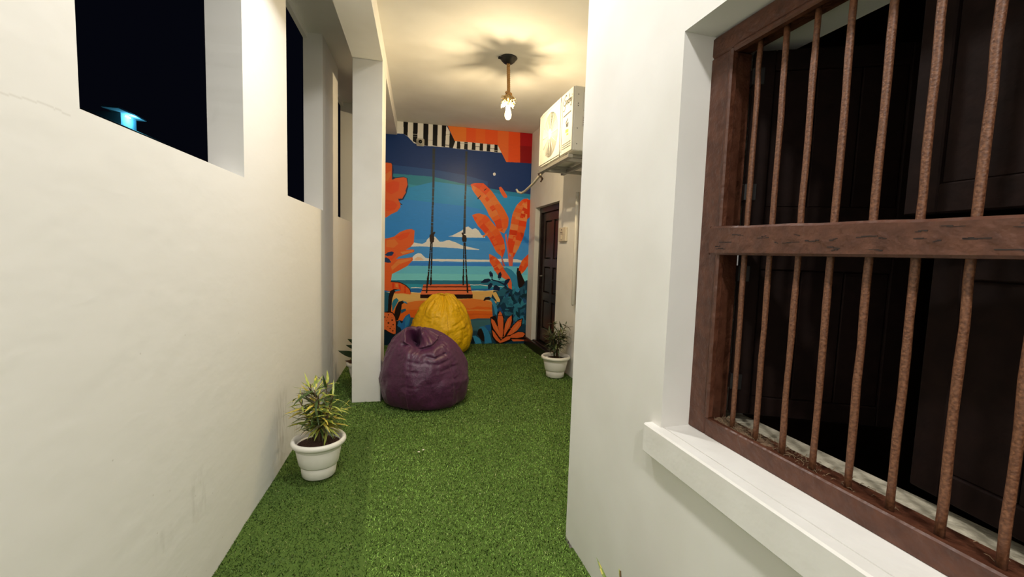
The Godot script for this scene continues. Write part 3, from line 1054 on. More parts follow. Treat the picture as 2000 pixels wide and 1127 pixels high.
# ---------------------------------------------------------------- rope pendant
func build_pendant(at: Vector3) -> void:
	var lamp := thing("rope_pendant_lamp", at)
	tag(lamp, "bare glowing bulb hanging on a knotted jute rope from the ceiling", "lamp")
	var st := begin()
	lathe(st, [Vector2(0.0, 0.0), Vector2(0.082, 0.0), Vector2(0.086, -0.006), Vector2(0.078, -0.014), Vector2(0.066, -0.03), Vector2(0.045, -0.05), Vector2(0.02, -0.058), Vector2(0, -0.058)], 28)
	done("ceiling_rose", st, mats.black, lamp)
	st = begin(true)
	box(st, Vector3(-0.1, -0.02, -0.012), Vector3(-0.07, -0.001, 0.012), 0.004)
	done("rose_lug", st, mats.black, lamp)
	var jute := tri_mat(noise_tex(0.09, 81, 3, 256, Color(0.5, 0.36, 0.2), Color(0.8, 0.63, 0.4)), 10.0, 1.0)
	for k in 3:
		var pts := []
		var rad := []
		for i in 46:
			var t := i / 45.0
			var a := TAU * k / 3.0 + t * TAU * 5.0
			pts.append(Vector3(cos(a) * 0.0085 + 0.012 * t, -0.056 - t * 0.29, sin(a) * 0.0085))
			rad.append(0.009)
		st = begin()
		tube(st, pts, rad, 8)
		done("rope_strand", st, jute, lamp)
	var c := Vector3(0.012, -0.345, 0)
	# knot
	for k in 3:
		var pts := []
		var rad := []
		for i in 25:
			var a := TAU * i / 24.0
			pts.append(c + Vector3(cos(a) * 0.024, 0.014 * (k - 1) + 0.008 * sin(a + k * 2.1), sin(a) * 0.024))
			rad.append(0.0115)
		st = begin()
		tube(st, pts, rad, 8, false)
		done("knot_turn", st, jute, lamp)
	# frayed end round the lamp holder
	var rng := RandomNumberGenerator.new()
	rng.seed = 12
	st = begin()
	for i in 210:
		var a := rng.randf() * TAU
		var o := Vector3(cos(a), 0, sin(a))
		var p0 := c + Vector3(0, -0.03, 0) + o * 0.012
		var p1 := p0 + o * rng.randf_range(0.014, 0.04) + Vector3(0, rng.randf_range(-0.06, 0.012), 0)
		var p2 := p1 + o * rng.randf_range(0.004, 0.03) + Vector3(0, rng.randf_range(-0.04, 0.012), 0)
		tube(st, [p0, p1, p2], [0.005, 0.0046, 0.0028], 5)
	done("frayed_end", st, tri_mat(noise_tex(0.09, 83, 3, 256, Color(0.7, 0.58, 0.38), Color(0.92, 0.84, 0.64)), 10.0, 1.0), lamp)
	st = begin()
	lathe(st, [Vector2(0, -0.03), Vector2(0.016, -0.03), Vector2(0.0175, -0.035), Vector2(0.0175, -0.095), Vector2(0.014, -0.1), Vector2(0, -0.1)], 20, c)
	done("lamp_holder", st, mats.black, lamp)
	st = begin()
	var b := c + Vector3(0, -0.1, 0)
	lathe(st, [Vector2(0.013, 0.0), Vector2(0.014, -0.014), Vector2(0.02, -0.035), Vector2(0.029, -0.06), Vector2(0.033, -0.082), Vector2(0.032, -0.1), Vector2(0.027, -0.118), Vector2(0.016, -0.132), Vector2(0, -0.137)], 28, b)
	var glow := mat(Color(1.0, 0.9, 0.7), 0.2)
	glow.emission_enabled = true
	glow.emission = Color(1.0, 0.9, 0.66)
	glow.emission_energy_multiplier = 4.5
	done("bulb", st, glow, lamp)
	var l := OmniLight3D.new()
	l.name = "bulb_light"
	l.light_color = BULB_COLOR
	l.light_energy = BULB_ENERGY
	l.light_size = 0.018
	l.omni_range = 14.0
	l.omni_attenuation = 2.0
	l.shadow_enabled = true
	l.position = b + Vector3(0, -0.052, 0)
	lamp.add_child(l)

# ---------------------------------------------------------------- condenser unit of the air conditioner
func stroke(st: SurfaceTool, pts: Array, width: float) -> void:
	# a printed line on the face at x = 0, given as (z, y) points; ink 0.6 mm proud
	for i in pts.size() - 1:
		var a: Vector2 = pts[i]
		var b: Vector2 = pts[i + 1]
		var d := (b - a).normalized() * width * 0.5
		var n := Vector2(-d.y, d.x)
		a -= d * 0.6
		b += d * 0.6
		var q := []
		for p in [a + n, b + n, b - n, a - n]:
			q.append(Vector3(-0.0006, p.y, p.x))
		quad(st, q[0], q[1], q[2], q[3], Vector3.LEFT)
		for k in 4:
			quad(st, q[k], q[(k + 1) % 4], q[(k + 1) % 4] + Vector3(0.0006, 0, 0), q[k] + Vector3(0.0006, 0, 0), (q[k] + q[(k + 1) % 4]) / 2.0 - (q[0] + q[2]) / 2.0)

func build_condenser() -> void:
	# frame of the door wall: z towards the viewer, room at -x
	var u := thing("air_conditioner_condenser", Vector3(1.7 - 0.486 + 1.93 * FAR_TURN, 2.41, BACK + 1.945), FAR_TURN)
	tag(u, "white outdoor air conditioner unit with a fan grille on wall brackets", "air conditioner")
	var w := 0.93
	var h := 0.575
	var dep := 0.31
	var en: Material = mats.enamel
	box_part("casing", Vector3(0.012, 0, 0), Vector3(dep, h, w), en, u, 0.008)
	# front skin left open round the fan
	var fan := Vector3(0, 0.285, 0.33)
	var R := 0.225
	var st := begin(true)
	for k in 48:
		var a0 := TAU * k / 48.0
		var a1 := TAU * (k + 1) / 48.0
		var e := []
		for a in [a0, a1]:
			var d := Vector2(cos(a), sin(a))
			# ray from the fan centre to the rim of the front skin (z, y)
			var tz := (0.63 - fan.z) / d.x if d.x > 0 else (0.005 - fan.z) / d.x
			var ty := (h - 0.005 - fan.y) / d.y if d.y > 0 else (0.005 - fan.y) / d.y
			var t := minf(absf(tz), absf(ty))
			e.append([Vector3(0, fan.y + d.y * R, fan.z + d.x * R), Vector3(0, fan.y + d.y * t, fan.z + d.x * t)])
		quad(st, e[0][0], e[0][1], e[1][1], e[1][0], Vector3.LEFT)
		quad(st, e[0][0], e[1][0], e[1][0] + Vector3(0.012, 0, 0), e[0][0] + Vector3(0.012, 0, 0), fan - e[0][0])
	box(st, Vector3(0, 0.005, 0.63), Vector3(0.012, h - 0.005, w - 0.004), 0.003)
	done("front_skin", st, en, u)
	st = begin(true)
	box(st, Vector3(-0.008, 0.02, 0.012), Vector3(0.0, 0.032, 0.6), 0.003)
	box(st, Vector3(-0.008, h - 0.032, 0.012), Vector3(0.0, h - 0.02, 0.6), 0.003)
	box(st, Vector3(-0.008, 0.02, 0.0), Vector3(0.0, h - 0.02, 0.012), 0.003)
	box(st, Vector3(-0.008, 0.02, 0.6), Vector3(0.0, h - 0.02, 0.625), 0.003)
	var grille := done("grille_frame", st, en, u)
	st = begin()
	lathe(st, [Vector2(0, 0), Vector2(R, 0), Vector2(R, 0.004), Vector2(0, 0.004)], 40)
	var hole := done("fan_opening", st, mats.black, u)
	hole.rotation.z = -PI / 2.0
	hole.position = Vector3(0.0075, fan.y, fan.z)
	for k in 15:
		var r := 0.05 + k * 0.0125
		var pts := []
		var rad := []
		for i in 49:
			var a := TAU * i / 48.0
			pts.append(Vector3(-0.002, fan.y + sin(a) * r, fan.z + cos(a) * r))
			rad.append(0.0027)
		st = begin()
		tube(st, pts, rad, 5, false)
		done("grille_ring", st, en, grille)
	for k in 12:
		var a := TAU * k / 12.0
		st = begin()
		tube(st, [Vector3(-0.004, fan.y + sin(a) * 0.04, fan.z + cos(a) * 0.04), Vector3(-0.004, fan.y + sin(a) * R, fan.z + cos(a) * R)], [0.0035, 0.0035], 5)
		done("grille_spoke", st, en, grille)
	st = begin()
	lathe(st, [Vector2(0.056, 0), Vector2(0.056, 0.006), Vector2(0.05, 0.01), Vector2(0, 0.011)], 28)
	var hub := done("grille_hub", st, en, grille)
	hub.rotation.z = PI / 2.0
	hub.position = Vector3(-0.002, fan.y, fan.z)
	# side louvres of the skin and the seam down the front
	box_part("front_strip", Vector3(-0.006, 0.03, 0.66), Vector3(0.0, h - 0.03, 0.672), en, u, 0.002)
	for y in [0.05, 0.07, 0.09]:
		box_part("louvre", Vector3(-0.006, y, 0.69), Vector3(0.0, y + 0.008, 0.9), en, u, 0.002)
	# written name, slogan line and energy mark on the front
	var ink := mat(Color(0.09, 0.075, 0.06), 0.6)
	st = begin(true)
	var s := 0.052
	var o := Vector2(0.69, 0.452)
	var glyphs := [
		# G
		[[1.3, 1.5], [0.9, 1.75], [0.35, 1.5], [0.0, 0.8], [0.15, 0.2], [0.6, 0.0], [1.05, 0.35], [1.15, 0.8], [0.75, 0.8], [1.15, 0.8], [1.0, -0.4], [0.5, -0.95], [0.1, -0.75]],
		# o
		[[1.75, 0.7], [1.5, 0.6], [1.4, 0.25], [1.6, 0.0], [1.85, 0.15], [1.9, 0.5], [1.75, 0.7]],
		# d
		[[2.5, 0.6], [2.25, 0.65], [2.1, 0.25], [2.25, 0.0], [2.5, 0.2], [2.65, 1.5], [2.5, 0.2], [2.65, 0.0]],
		# r
		[[2.85, 0.65], [2.9, 0.0], [2.95, 0.45], [3.2, 0.65]],
		# e
		[[3.3, 0.3], [3.65, 0.4], [3.55, 0.65], [3.35, 0.5], [3.3, 0.15], [3.5, 0.0], [3.75, 0.15]],
		# j
		[[4.0, 0.65], [3.95, -0.4], [3.7, -0.75], [3.5, -0.5]]]
	for gl in glyphs:
		var pts := []
		for p in gl:
			pts.append(o + Vector2(p[0] + p[1] * 0.12, p[1]) * s)
		stroke(st, pts, 0.0105)
	stroke(st, [o + Vector2(4.05, 0.95) * s, o + Vector2(4.1, 1.0) * s], 0.012)
	done("brand_lettering", st, ink, u).position.x = 0.0
	st = begin(true)
	stroke(st, [Vector2(0.7, 0.355), Vector2(0.885, 0.362)], 0.012)
	done("slogan_line", st, ink, u)
	st = begin(true)
	stroke(st, [Vector2(0.81, 0.31), Vector2(0.775, 0.285), Vector2(0.785, 0.25), Vector2(0.82, 0.245), Vector2(0.825, 0.272), Vector2(0.795, 0.262)], 0.016)
	done("energy_mark", st, ink, u)
	st = begin(true)
	stroke(st, [Vector2(0.775, 0.205), Vector2(0.83, 0.2)], 0.028)
	stroke(st, [Vector2(0.8, 0.17), Vector2(0.835, 0.168)], 0.016)
	done("energy_sticker", st, mat(Color(0.85, 0.6, 0.16), 0.6), u)
	# the end that faces the viewer: screws, wiring cover, valves
	for p in [[0.05, 0.5], [0.05, 0.42], [0.05, 0.4], [0.05, 0.2], [0.05, 0.06]]:
		box_part("screw", Vector3(p[0] - 0.004, p[1] - 0.004, w), Vector3(p[0] + 0.004, p[1] + 0.004, w + 0.002), mats.black, u, 0.001)
	box_part("wiring_cover", Vector3(0.1, 0.36, w - 0.002), Vector3(dep - 0.01, 0.52, w + 0.012), en, u, 0.004)
	box_part("rating_label", Vector3(0.095, 0.22, w - 0.001), Vector3(0.2, 0.315, w + 0.001), mat(Color(0.74, 0.72, 0.69), 0.6), u, 0.0)
	for k in 4:
		box_part("label_line", Vector3(0.102, 0.232 + k * 0.02, w), Vector3(0.19, 0.238 + k * 0.02, w + 0.0016), mat(Color(0.48, 0.45, 0.43), 0.7), u, 0.0)
	st = begin()
	tube(st, [Vector3(0.12, 0.345, w + 0.004), Vector3(0.15, 0.31, w + 0.012), Vector3(0.165, 0.25, w + 0.014), Vector3(0.2, 0.2, w + 0.01), Vector3(0.25, 0.16, w + 0.006)], [0.005, 0.005, 0.005, 0.005, 0.005], 6)
	done("cable", st, mat(Color(0.24, 0.22, 0.2), 0.6), u)
	box_part("valve_plate", Vector3(0.15, 0.03, w - 0.001), Vector3(dep - 0.02, 0.2, w + 0.004), en, u, 0.002)
	for y in [0.1, 0.06]:
		st = begin()
		tube(st, [Vector3(0.2, y + 0.02, w), Vector3(0.2, y + 0.02, w + 0.04), Vector3(0.235, y + 0.02, w + 0.05)], [0.014, 0.014, 0.012], 10)
		done("valve", st, mats.black, u)
	# feet and the two wall brackets
	for z in [0.14, 0.72]:
		box_part("foot", Vector3(0.02, -0.03, z), Vector3(dep + 0.02, 0.0, z + 0.06), mats.steel, u, 0.003)
		box_part("bracket_arm", Vector3(-0.015, -0.065, z + 0.01), Vector3(0.48, -0.03, z + 0.05), mats.steel, u, 0.003)
		box_part("bracket_plate", Vector3(0.455, -0.33, z), Vector3(0.482, 0.0, z + 0.06), mats.steel, u, 0.003)
	box_part("bracket_bar", Vector3(-0.02, -0.062, 0.02), Vector3(0.03, -0.03, w - 0.02), mats.steel, u, 0.003)
	box_part("bracket_bar", Vector3(0.25, -0.062, 0.02), Vector3(0.29, -0.03, w - 0.02), mats.steel, u, 0.003)
	# bent drain pipe that hangs past the far end
	st = begin()
	tube(st, [Vector3(0.04, -0.04, 0.02), Vector3(0.03, -0.07, -0.08), Vector3(0.03, -0.12, -0.32), Vector3(0.02, -0.17, -0.62), Vector3(0.0, -0.185, -0.7), Vector3(-0.03, -0.17, -0.76), Vector3(-0.05, -0.13, -0.78)], [0.014, 0.015, 0.015, 0.015, 0.015, 0.014, 0.012], 9)
	done("drain_pipe", st, mat(Color(0.72, 0.69, 0.62), 0.6), u)
	st = begin()
	tube(st, [Vector3(0.05, -0.01, -0.01), Vector3(0.01, -0.05, -0.05), Vector3(0.06, -0.1, -0.06), Vector3(0.03, -0.14, -0.02)], [0.012, 0.014, 0.013, 0.01], 7)
	done("pipe_wrap", st, mat(Color(0.2, 0.13, 0.09), 0.9), u)

# ---------------------------------------------------------------- small things
func build_small_things() -> void:
	# camera over the mural
	var cam := thing("security_camera", Vector3(-0.008, 3.045, BACK + 0.004))
	tag(cam, "small white square security camera on the striped part of the mural", "camera")
	box_part("base", Vector3(-0.058, -0.055, 0.0), Vector3(0.058, 0.055, 0.03), mats.enamel, cam, 0.012)
	var st := begin()
	lathe(st, [Vector2(0.045, 0), Vector2(0.044, 0.012), Vector2(0.036, 0.03), Vector2(0.0, 0.034)], 24)
	var ring := done("housing", st, mats.enamel, cam)
	ring.rotation.x = PI / 2.0
	ring.position.z = 0.03
	st = begin()
	lathe(st, [Vector2(0.027, 0), Vector2(0.026, 0.01), Vector2(0.018, 0.018), Vector2(0, 0.022)], 20)
	var lens := done("lens", st, mat(Color(0.02, 0.02, 0.022), 0.15), cam)
	lens.rotation.x = PI / 2.0
	lens.position.z = 0.058
	# switch plate on the door wall
	var sw := thing("switch_plate", Vector3(1.7 + 1.4 * FAR_TURN, 1.62, BACK + 1.4), FAR_TURN)
	tag(sw, "cream switch plate with a socket on the wall right of the door", "switch")
	var cream := mat(Color(0.82, 0.78, 0.7), 0.4)
	box_part("plate", Vector3(-0.03, 0, 0), Vector3(0.0, 0.175, 0.24), cream, sw, 0.006)
	box_part("socket_face", Vector3(-0.035, 0.09, 0.06), Vector3(-0.03, 0.16, 0.17), cream, sw, 0.002)
	for p in [[0.145, 0.115], [0.11, 0.095], [0.11, 0.135]]:
		box_part("socket_hole", Vector3(-0.0365, p[0] - 0.007, p[1] - 0.009), Vector3(-0.035, p[0] + 0.007, p[1] + 0.009), mats.black, sw, 0.0)
	box_part("rocker", Vector3(-0.042, 0.025, 0.1), Vector3(-0.03, 0.075, 0.13), cream, sw, 0.003)
	# upright pipe by the corner
	st = begin()
	tube(st, [Vector3(0, 0, 0), Vector3(0, 0.02, 0), Vector3(0, 1.3, 0)], [0.01, 0.02, 0.02], 14)
	var pipe := done("wall_pipe", st, mats.enamel)
	pipe.position = Vector3(1.7 + 1.99 * FAR_TURN - 0.04, 0.87, BACK + 1.99)
	tag(pipe, "upright white pipe on the door wall, close to the wall corner", "pipe")
	# bits of litter on the turf
	var rng := RandomNumberGenerator.new()
	rng.seed = 15
	var pair := "one of two small white scraps lying side by side on the open turf"
	var foot := "white scrap on the turf at the foot of the purple bean bag"
	for p in [[0.016, -3.047, 1.4, pair], [0.049, -3.075, 1.0, pair], [1.092, -3.746, 0.9, "white scrap on the turf just past the join, out in front of the dark shrub"], [0.683, -3.529, 0.7, "white speck on the turf right on the cross join"], [0.489, -4.35, 1.0, foot], [0.52, -4.4, 1.2, foot], [1.324, -3.626, 0.7, "white speck on the turf close to the wall corner"], [0.372, -2.445, 0.6, "lone white speck on the bright turf strip before the pair of scraps"], [1.46, -5.75, 1.3, "white scrap on the turf in front of the brown door"], [1.62, -6.35, 1.0, "white scrap on the turf against the dark door threshold"], [0.79, -5.95, 1.0, "white scrap on the turf beside the yellow bean bag"]]:
		var s: float = p[2] * 0.009
		st = begin(true)
		var c := []
		for k in 7:
			var a := TAU * k / 7.0
			var r := s * rng.randf_range(0.5, 1.2)
			c.append(Vector3(cos(a) * r, rng.randf_range(0.0, 0.5) * s, sin(a) * r))
		for k in 7:
			tri(st, Vector3(0, s * 0.6, 0), c[k], c[(k + 1) % 7], Vector3.UP)
			tri(st, Vector3(0, -s * 0.2, 0), c[k], c[(k + 1) % 7], Vector3.DOWN)
		var o := done("paper_scrap", st, mat(Color(0.85, 0.83, 0.74), 0.8))
		o.position = Vector3(p[0], 0.018, p[1])
		tag(o, p[3], "scrap", "white scraps on the turf")

# ---------------------------------------------------------------- the night outside
func build_outside() -> void:
	var ground := begin(true)
	box(ground, Vector3(-60, -0.6, -60), Vector3(-1.05, -0.3, 20))
	structure(done("floor_outside", ground, mat(Color(0.4, 0.36, 0.3), 1.0)), "dark ground outside in the night", "ground")
	var far := thing("roof_room", Vector3(-11.0, 0, -20.12), PI / 2.0)
	tag(far, "distant roof terrace room with a flat canopy lit cyan at night", "building")
	var plaster := mat(Color(0.6, 0.68, 0.7), 0.9)
	box_part("house_body", Vector3(-3.0, -0.3, -5.0), Vector3(3.0, 5.8, 0.05), mat(Color(0.62, 0.6, 0.55), 0.95), far, 0.02)
	box_part("wall", Vector3(-0.3, 5.8, -2.2), Vector3(0.66, 6.36, -0.25), plaster, far, 0.01)
	box_part("canopy", Vector3(-0.88, 6.36, -0.55), Vector3(0.88, 6.43, 0.0), plaster, far, 0.01)
	box_part("door_leaf", Vector3(0.38, 5.81, -0.25), Vector3(0.6, 6.3, -0.22), mat(Color(0.4, 0.55, 0.6), 0.7), far, 0.01)
	var st := begin()
	tube(st, [Vector3(-0.05, 6.3, -0.22), Vector3(0.23, 6.3, -0.22)], [0.02, 0.02], 8)
	var glow := mat(Color(0.9, 1.0, 1.0), 0.4)
	glow.emission_enabled = true
	glow.emission = Color(0.62, 0.93, 1.0)
	glow.emission_energy_multiplier = 6.0
	done("wall_lamp", st, glow, far)
	var l := OmniLight3D.new()
	l.name = "terrace_light"
	l.light_color = Color(0.42, 0.82, 1.0)
	l.light_energy = 0.5
	l.light_size = 0.05
	l.omni_range = 12.0
	l.omni_attenuation = 2.0
	l.shadow_enabled = true
	l.position = Vector3(0.12, 6.2, 0.0)
	far.add_child(l)

# ---------------------------------------------------------------- outlines of the mural: colour, then x, y pairs in units of 2.5 mm from its top left corner
const MURAL := [
	[[33,63,127], [-205,-53,1057,-179,1081,436,-207,506]],
	[[43,84,151], [-206,246,199,253,413,262,604,282,751,312,752,352,605,336,413,305,181,302,-207,310]],
	[[52,143,173], [-207,305,181,302,413,305,605,336,752,352,871,364,1078,377,1082,475,-207,541]],
	[[44,140,195], [606,341,752,354,871,367,1078,380,1084,526,609,499]],
	[[60,163,204], [-207,365,247,354,439,376,612,400,739,415,894,429,1081,444,1100,944,-209,965]],
	[[52,158,230], [-207,383,247,388,428,333,611,346,738,372,872,389,1079,403,1084,526,-208,588]],
	[[56,149,241], [-207,457,239,446,430,459,614,469,741,487,897,497,1083,506,1100,944,-209,965]],
	[[74,159,241], [-208,691,298,681,644,678,1090,682,1100,944,-209,965]],
	[[61,142,241], [-208,834,397,821,770,815,1095,813,1095,828,771,834,398,840,-208,851]],
	[[111,208,241], [-208,852,398,840,771,834,1095,828,1100,944,-209,965]],
	[[127,224,241], [-209,899,448,887,1098,884,1100,944,-209,965]],
	[[42,127,161], [-209,939,350,929,721,925,1099,921,1103,1017,-209,1031]],
	[[51,163,196], [-209,959,254,952,370,954,549,953,665,949,753,955,1100,956,1103,1017,-209,1031]],
	[[241,241,241], [297,974,326,972,351,974,365,975,365,978,326,977,297,979]],
	[[241,241,241], [549,951,599,952,640,948,681,951,722,949,769,955,816,957,880,962,880,965,816,961,764,959,722,954,681,956,640,953,599,957,549,955]],
	[[43,115,192], [-209,987,351,981,651,977,806,976,1101,975,1103,1017,-209,1031]],
	[[241,234,183], [-209,1006,302,1002,341,1006,381,1004,661,990,702,987,754,989,806,982,849,987,1101,983,1105,1071,-209,1079]],
	[[241,191,111], [-209,1011,303,1007,371,1008,661,994,828,989,1102,989,1106,1097,-209,1103]],
	[[241,201,119], [206,1017,450,1017,550,1039,352,1048,269,1056,207,1047]],
	[[241,135,54], [-209,1076,274,1069,323,1057,450,1048,601,1045,662,1038,745,1047,809,1062,1104,1060,1115,1340,-210,1322]],
	[[241,112,33], [-209,1128,304,1111,602,1099,664,1102,705,1088,809,1094,1106,1097,1115,1340,-210,1322]],
	[[241,147,63], [603,1110,695,1106,805,1109,800,1120,695,1115,603,1120]],
	[[231,102,30], [624,1136,706,1132,816,1135,811,1146,706,1142,624,1149]],
	[[56,100,120], [-210,1176,256,1182,304,1157,383,1177,655,1172,712,1164,796,1164,822,1146,1107,1146,1116,1362,-210,1342]],
	[[69,117,130], [666,1177,801,1172,803,1230,667,1240]],
	[[38,72,91], [667,1240,814,1262,816,1336,670,1334]],
	[[241,241,241], [515,658,542,650,572,633,597,619,622,597,637,592,652,601,662,609,682,600,703,615,719,639,740,649,745,657,643,660,573,659]],
	[[241,241,241], [623,643,642,627,663,621,683,631,704,645,735,655,633,659]],
	[[241,241,241], [289,728,299,713,313,702,337,706,361,709,383,697,390,680,405,666,419,659,439,663,451,677,464,692,484,691,503,683,523,680,543,687,563,692,584,702,609,712,639,716,670,723,711,730,706,734,635,734,574,728,445,725,347,724]],
	[[241,241,241], [347,719,376,713,396,707,425,686,440,705,464,710,504,703,523,697,554,708,594,720,624,726,544,725,415,724]],
	[[241,241,241], [298,804,309,784,324,771,338,765,355,767,370,782,382,792,417,798,596,795,770,793,801,787,885,784,954,785,991,794,986,805,854,804,596,810,397,811,300,814]],
	[[241,212,187], [314,803,334,788,353,790,373,804,329,810]],
	[[241,241,241], [173,-17,243,-11,490,-6,543,85,806,85,833,132,556,130,512,126,367,128,305,118,267,82,244,69,174,72]],
	[[19,18,20], [243,-9,269,-9,267,80,244,69]],
	[[19,18,20], [299,-7,325,-7,324,119,298,106]],
	[[19,18,20], [358,-8,387,-7,386,127,358,126]],
	[[19,18,20], [413,-6,441,-5,440,125,413,121]],
	[[19,18,20], [466,-6,492,-6,487,125,466,124]],
	[[19,18,20], [513,35,546,87,533,128,511,126]],
	[[19,18,20], [558,86,577,86,578,129,556,129]],
	[[19,18,20], [602,86,622,86,622,130,601,129]],
	[[19,18,20], [649,85,669,86,670,129,647,129]],
	[[19,18,20], [696,86,716,86,716,129,695,129]],
	[[19,18,20], [740,86,761,86,760,130,739,130]],
	[[19,18,20], [787,86,806,85,807,131,786,130]],
	[[241,130,53], [490,-18,613,-15,613,85,543,85]],
	[[241,96,44], [612,-15,804,-10,807,86,612,85]],
	[[241,109,46], [670,-13,727,-12,729,85,670,84]],
	[[241,116,57], [803,-13,876,-7,877,185,863,186,806,86]],
	[[241,90,40], [874,-9,947,-6,952,183,875,185]],
	[[173,24,33], [945,-8,1064,-11,1071,183,952,183]],
	[[146,18,26], [948,79,1067,79,1071,183,952,183]],
	[[241,241,241], [800,264,799,268,797,272,793,274,789,274,785,273,783,269,782,265,782,261,785,257,789,255,793,255,796,256,799,260]],
	[[241,108,61], [822,343,834,338,847,351,865,376,878,397,873,404,856,405,841,387,828,364]],
	[[57,64,72], [413,137,429,138,427,472,416,472]],
	[[57,64,72], [415,411,425,411,425,646,410,647]],
	[[57,64,72], [609,140,622,140,620,461,610,462]],
	[[57,64,72], [609,400,620,399,621,638,606,639]],
	[[50,34,23], [404,652,419,644,431,631,438,638,430,653,432,676,429,696,415,701,406,694,404,672]],
	[[50,34,23], [596,634,603,629,613,644,625,648,629,668,627,686,619,691,606,689,600,672,603,649]],
	[[43,32,25], [409,696,416,696,402,968,392,968]],
	[[43,32,25], [416,696,423,696,422,968,412,968]],
	[[43,32,25], [610,689,617,689,619,965,610,965]],
	[[43,32,25], [616,689,623,688,643,965,633,965]],
	[[234,111,66], [372,954,653,948,661,963,368,969]],
	[[241,124,74], [368,972,661,966,665,985,363,991]],
	[[241,130,81], [361,994,667,988,675,1014,354,1018]],
	[[41,17,12], [369,967,661,962,661,968,367,973]],
	[[41,17,12], [363,989,665,984,666,990,361,995]],
	[[35,13,12], [354,1017,675,1013,675,1037,601,1040,500,1039,354,1039]],
	[[43,32,25], [393,904,402,904,396,1007,387,1007]],
	[[43,32,25], [411,904,420,904,419,960,411,960]],
	[[43,32,25], [608,900,617,900,619,957,610,957]],
	[[43,32,25], [630,900,639,899,648,1004,638,1004]],
	[[28,52,91], [-206,260,143,238,183,241,190,282,186,320,200,324,247,316,270,324,275,372,266,411,248,450,220,461,244,482,-207,506]],
	[[241,105,44], [-206,264,143,242,176,243,181,254,181,340,200,329,247,319,265,324,271,362,259,397,262,408,239,446,215,447,234,482,-207,506]],
	[[241,130,59], [-207,337,153,304,176,283,176,311,158,346,-207,383]],
	[[241,88,33], [149,361,191,344,223,351,219,399,177,425,149,408]],
	[[241,105,44], [-207,448,248,421,243,443,217,445,225,471,232,494,213,522,178,540,150,561,-208,597]],
	[[241,88,33], [150,456,192,463,215,486,197,515,159,522,-207,522]],
	[[241,105,44], [-208,709,156,684,198,670,231,642,269,626,298,622,315,631,313,670,311,705,292,730,266,746,314,745,314,759,252,780,223,791,209,806,305,791,307,808,276,844,234,869,186,895,177,972,-209,977]],
	[[241,130,59], [152,696,198,684,222,713,194,738,152,735]],
	[[241,88,33], [203,675,250,648,288,642,274,672,232,693]],
	[[241,141,69], [181,851,219,811,300,796,295,809,228,835,186,875]],
	[[241,88,33], [157,764,194,758,209,782,185,812,162,807]],
	[[241,147,77], [232,761,309,748,309,756,247,775]],
	[[36,64,113], [143,781,161,766,185,760,197,767,185,785,157,788]],
	[[36,64,113], [138,803,152,796,171,807,181,826,162,828,138,823]],
	[[35,16,12], [179,938,230,941,268,959,293,984,300,1011,288,1014,254,972,180,953]],
	[[241,105,44], [144,949,180,943,230,946,263,962,288,984,298,1010,295,1018,254,1011,206,1012,182,1002,144,993]],
	[[234,68,25], [187,948,201,947,199,997,189,995]],
	[[234,68,25], [225,947,235,950,240,992,228,989]],
	[[234,68,25], [259,962,268,966,269,1007,259,1007]],
	[[241,147,77], [206,953,220,952,225,977,208,972]],
	[[36,96,124], [-156,1009,151,1003,174,1009,183,1124,-157,1129]],
	[[50,132,157], [187,1074,197,1050,214,1039,227,1053,211,1083,191,1124]],
	[[35,20,14], [164,1116,167,1033,176,998,198,986,230,987,214,994,200,1008,189,1046,183,1108,180,1141,164,1141]],
	[[56,143,186], [202,992,230,986,238,993,218,998,206,1000]],
	[[31,20,15], [201,1141,209,1099,227,1062,251,1055,277,1070,279,1077,259,1068,245,1078,243,1099,239,1132,224,1174,204,1178]],
	[[52,143,203], [247,1057,271,1062,279,1076,259,1068]],
	[[37,103,139], [239,1112,267,1103,271,1116,251,1128,243,1135]],
	[[42,117,192], [228,1199,248,1183,268,1149,292,1134,298,1157,289,1208,253,1237,228,1233]],
	[[53,145,201], [268,1157,284,1145,292,1166,284,1199,265,1225]],
	[[20,46,64], [212,1183,232,1174,256,1183,232,1208,244,1233,237,1266,217,1283,208,1224]],
	[[15,36,52], [-157,1235,145,1232,209,1266,209,1325,-157,1345]],
	[[39,21,12], [136,1129,160,1121,191,1125,212,1149,217,1191,213,1258,199,1268,165,1249,141,1228]],
	[[241,120,61], [-157,1135,156,1128,175,1126,193,1135,206,1157,211,1191,211,1258,199,1260,173,1247,151,1232,-157,1226]],
	[[50,18,12], [172,1142,171,1145,168,1146,165,1145,164,1142,165,1139,168,1138,170,1139]],
	[[50,18,12], [151,1155,149,1159,146,1160,143,1159,141,1155,143,1152,146,1150,149,1152]],
	[[50,18,12], [195,1174,193,1178,190,1179,186,1178,185,1174,186,1171,190,1169,193,1171]],
	[[50,18,12], [174,1191,172,1195,168,1197,164,1195,163,1191,164,1187,168,1185,172,1187]],
	[[50,18,12], [200,1203,199,1205,196,1207,193,1205,192,1202,193,1200,196,1198,199,1200]],
	[[50,18,12], [182,1226,181,1229,178,1230,176,1229,174,1226,176,1223,178,1222,181,1223]],
	[[50,18,12], [198,1240,197,1243,194,1244,192,1243,190,1240,192,1237,194,1236,197,1237]],
	[[50,18,12], [190,1160,189,1161,188,1162,186,1161,185,1160,186,1158,188,1157,189,1158]],
	[[50,18,12], [164,1157,164,1159,162,1160,160,1159,160,1157,160,1156,162,1155,164,1156]],
	[[50,18,12], [167,1214,166,1215,164,1216,163,1215,162,1214,163,1212,164,1211,166,1212]],
	[[50,18,12], [204,1226,204,1228,202,1228,201,1228,200,1226,201,1225,202,1224,204,1225]],
	[[50,18,12], [186,1214,186,1215,184,1216,183,1215,182,1214,183,1212,184,1212,186,1212]],
	[[50,18,12], [158,1178,158,1180,156,1180,155,1180,154,1178,155,1177,156,1176,157,1177]],
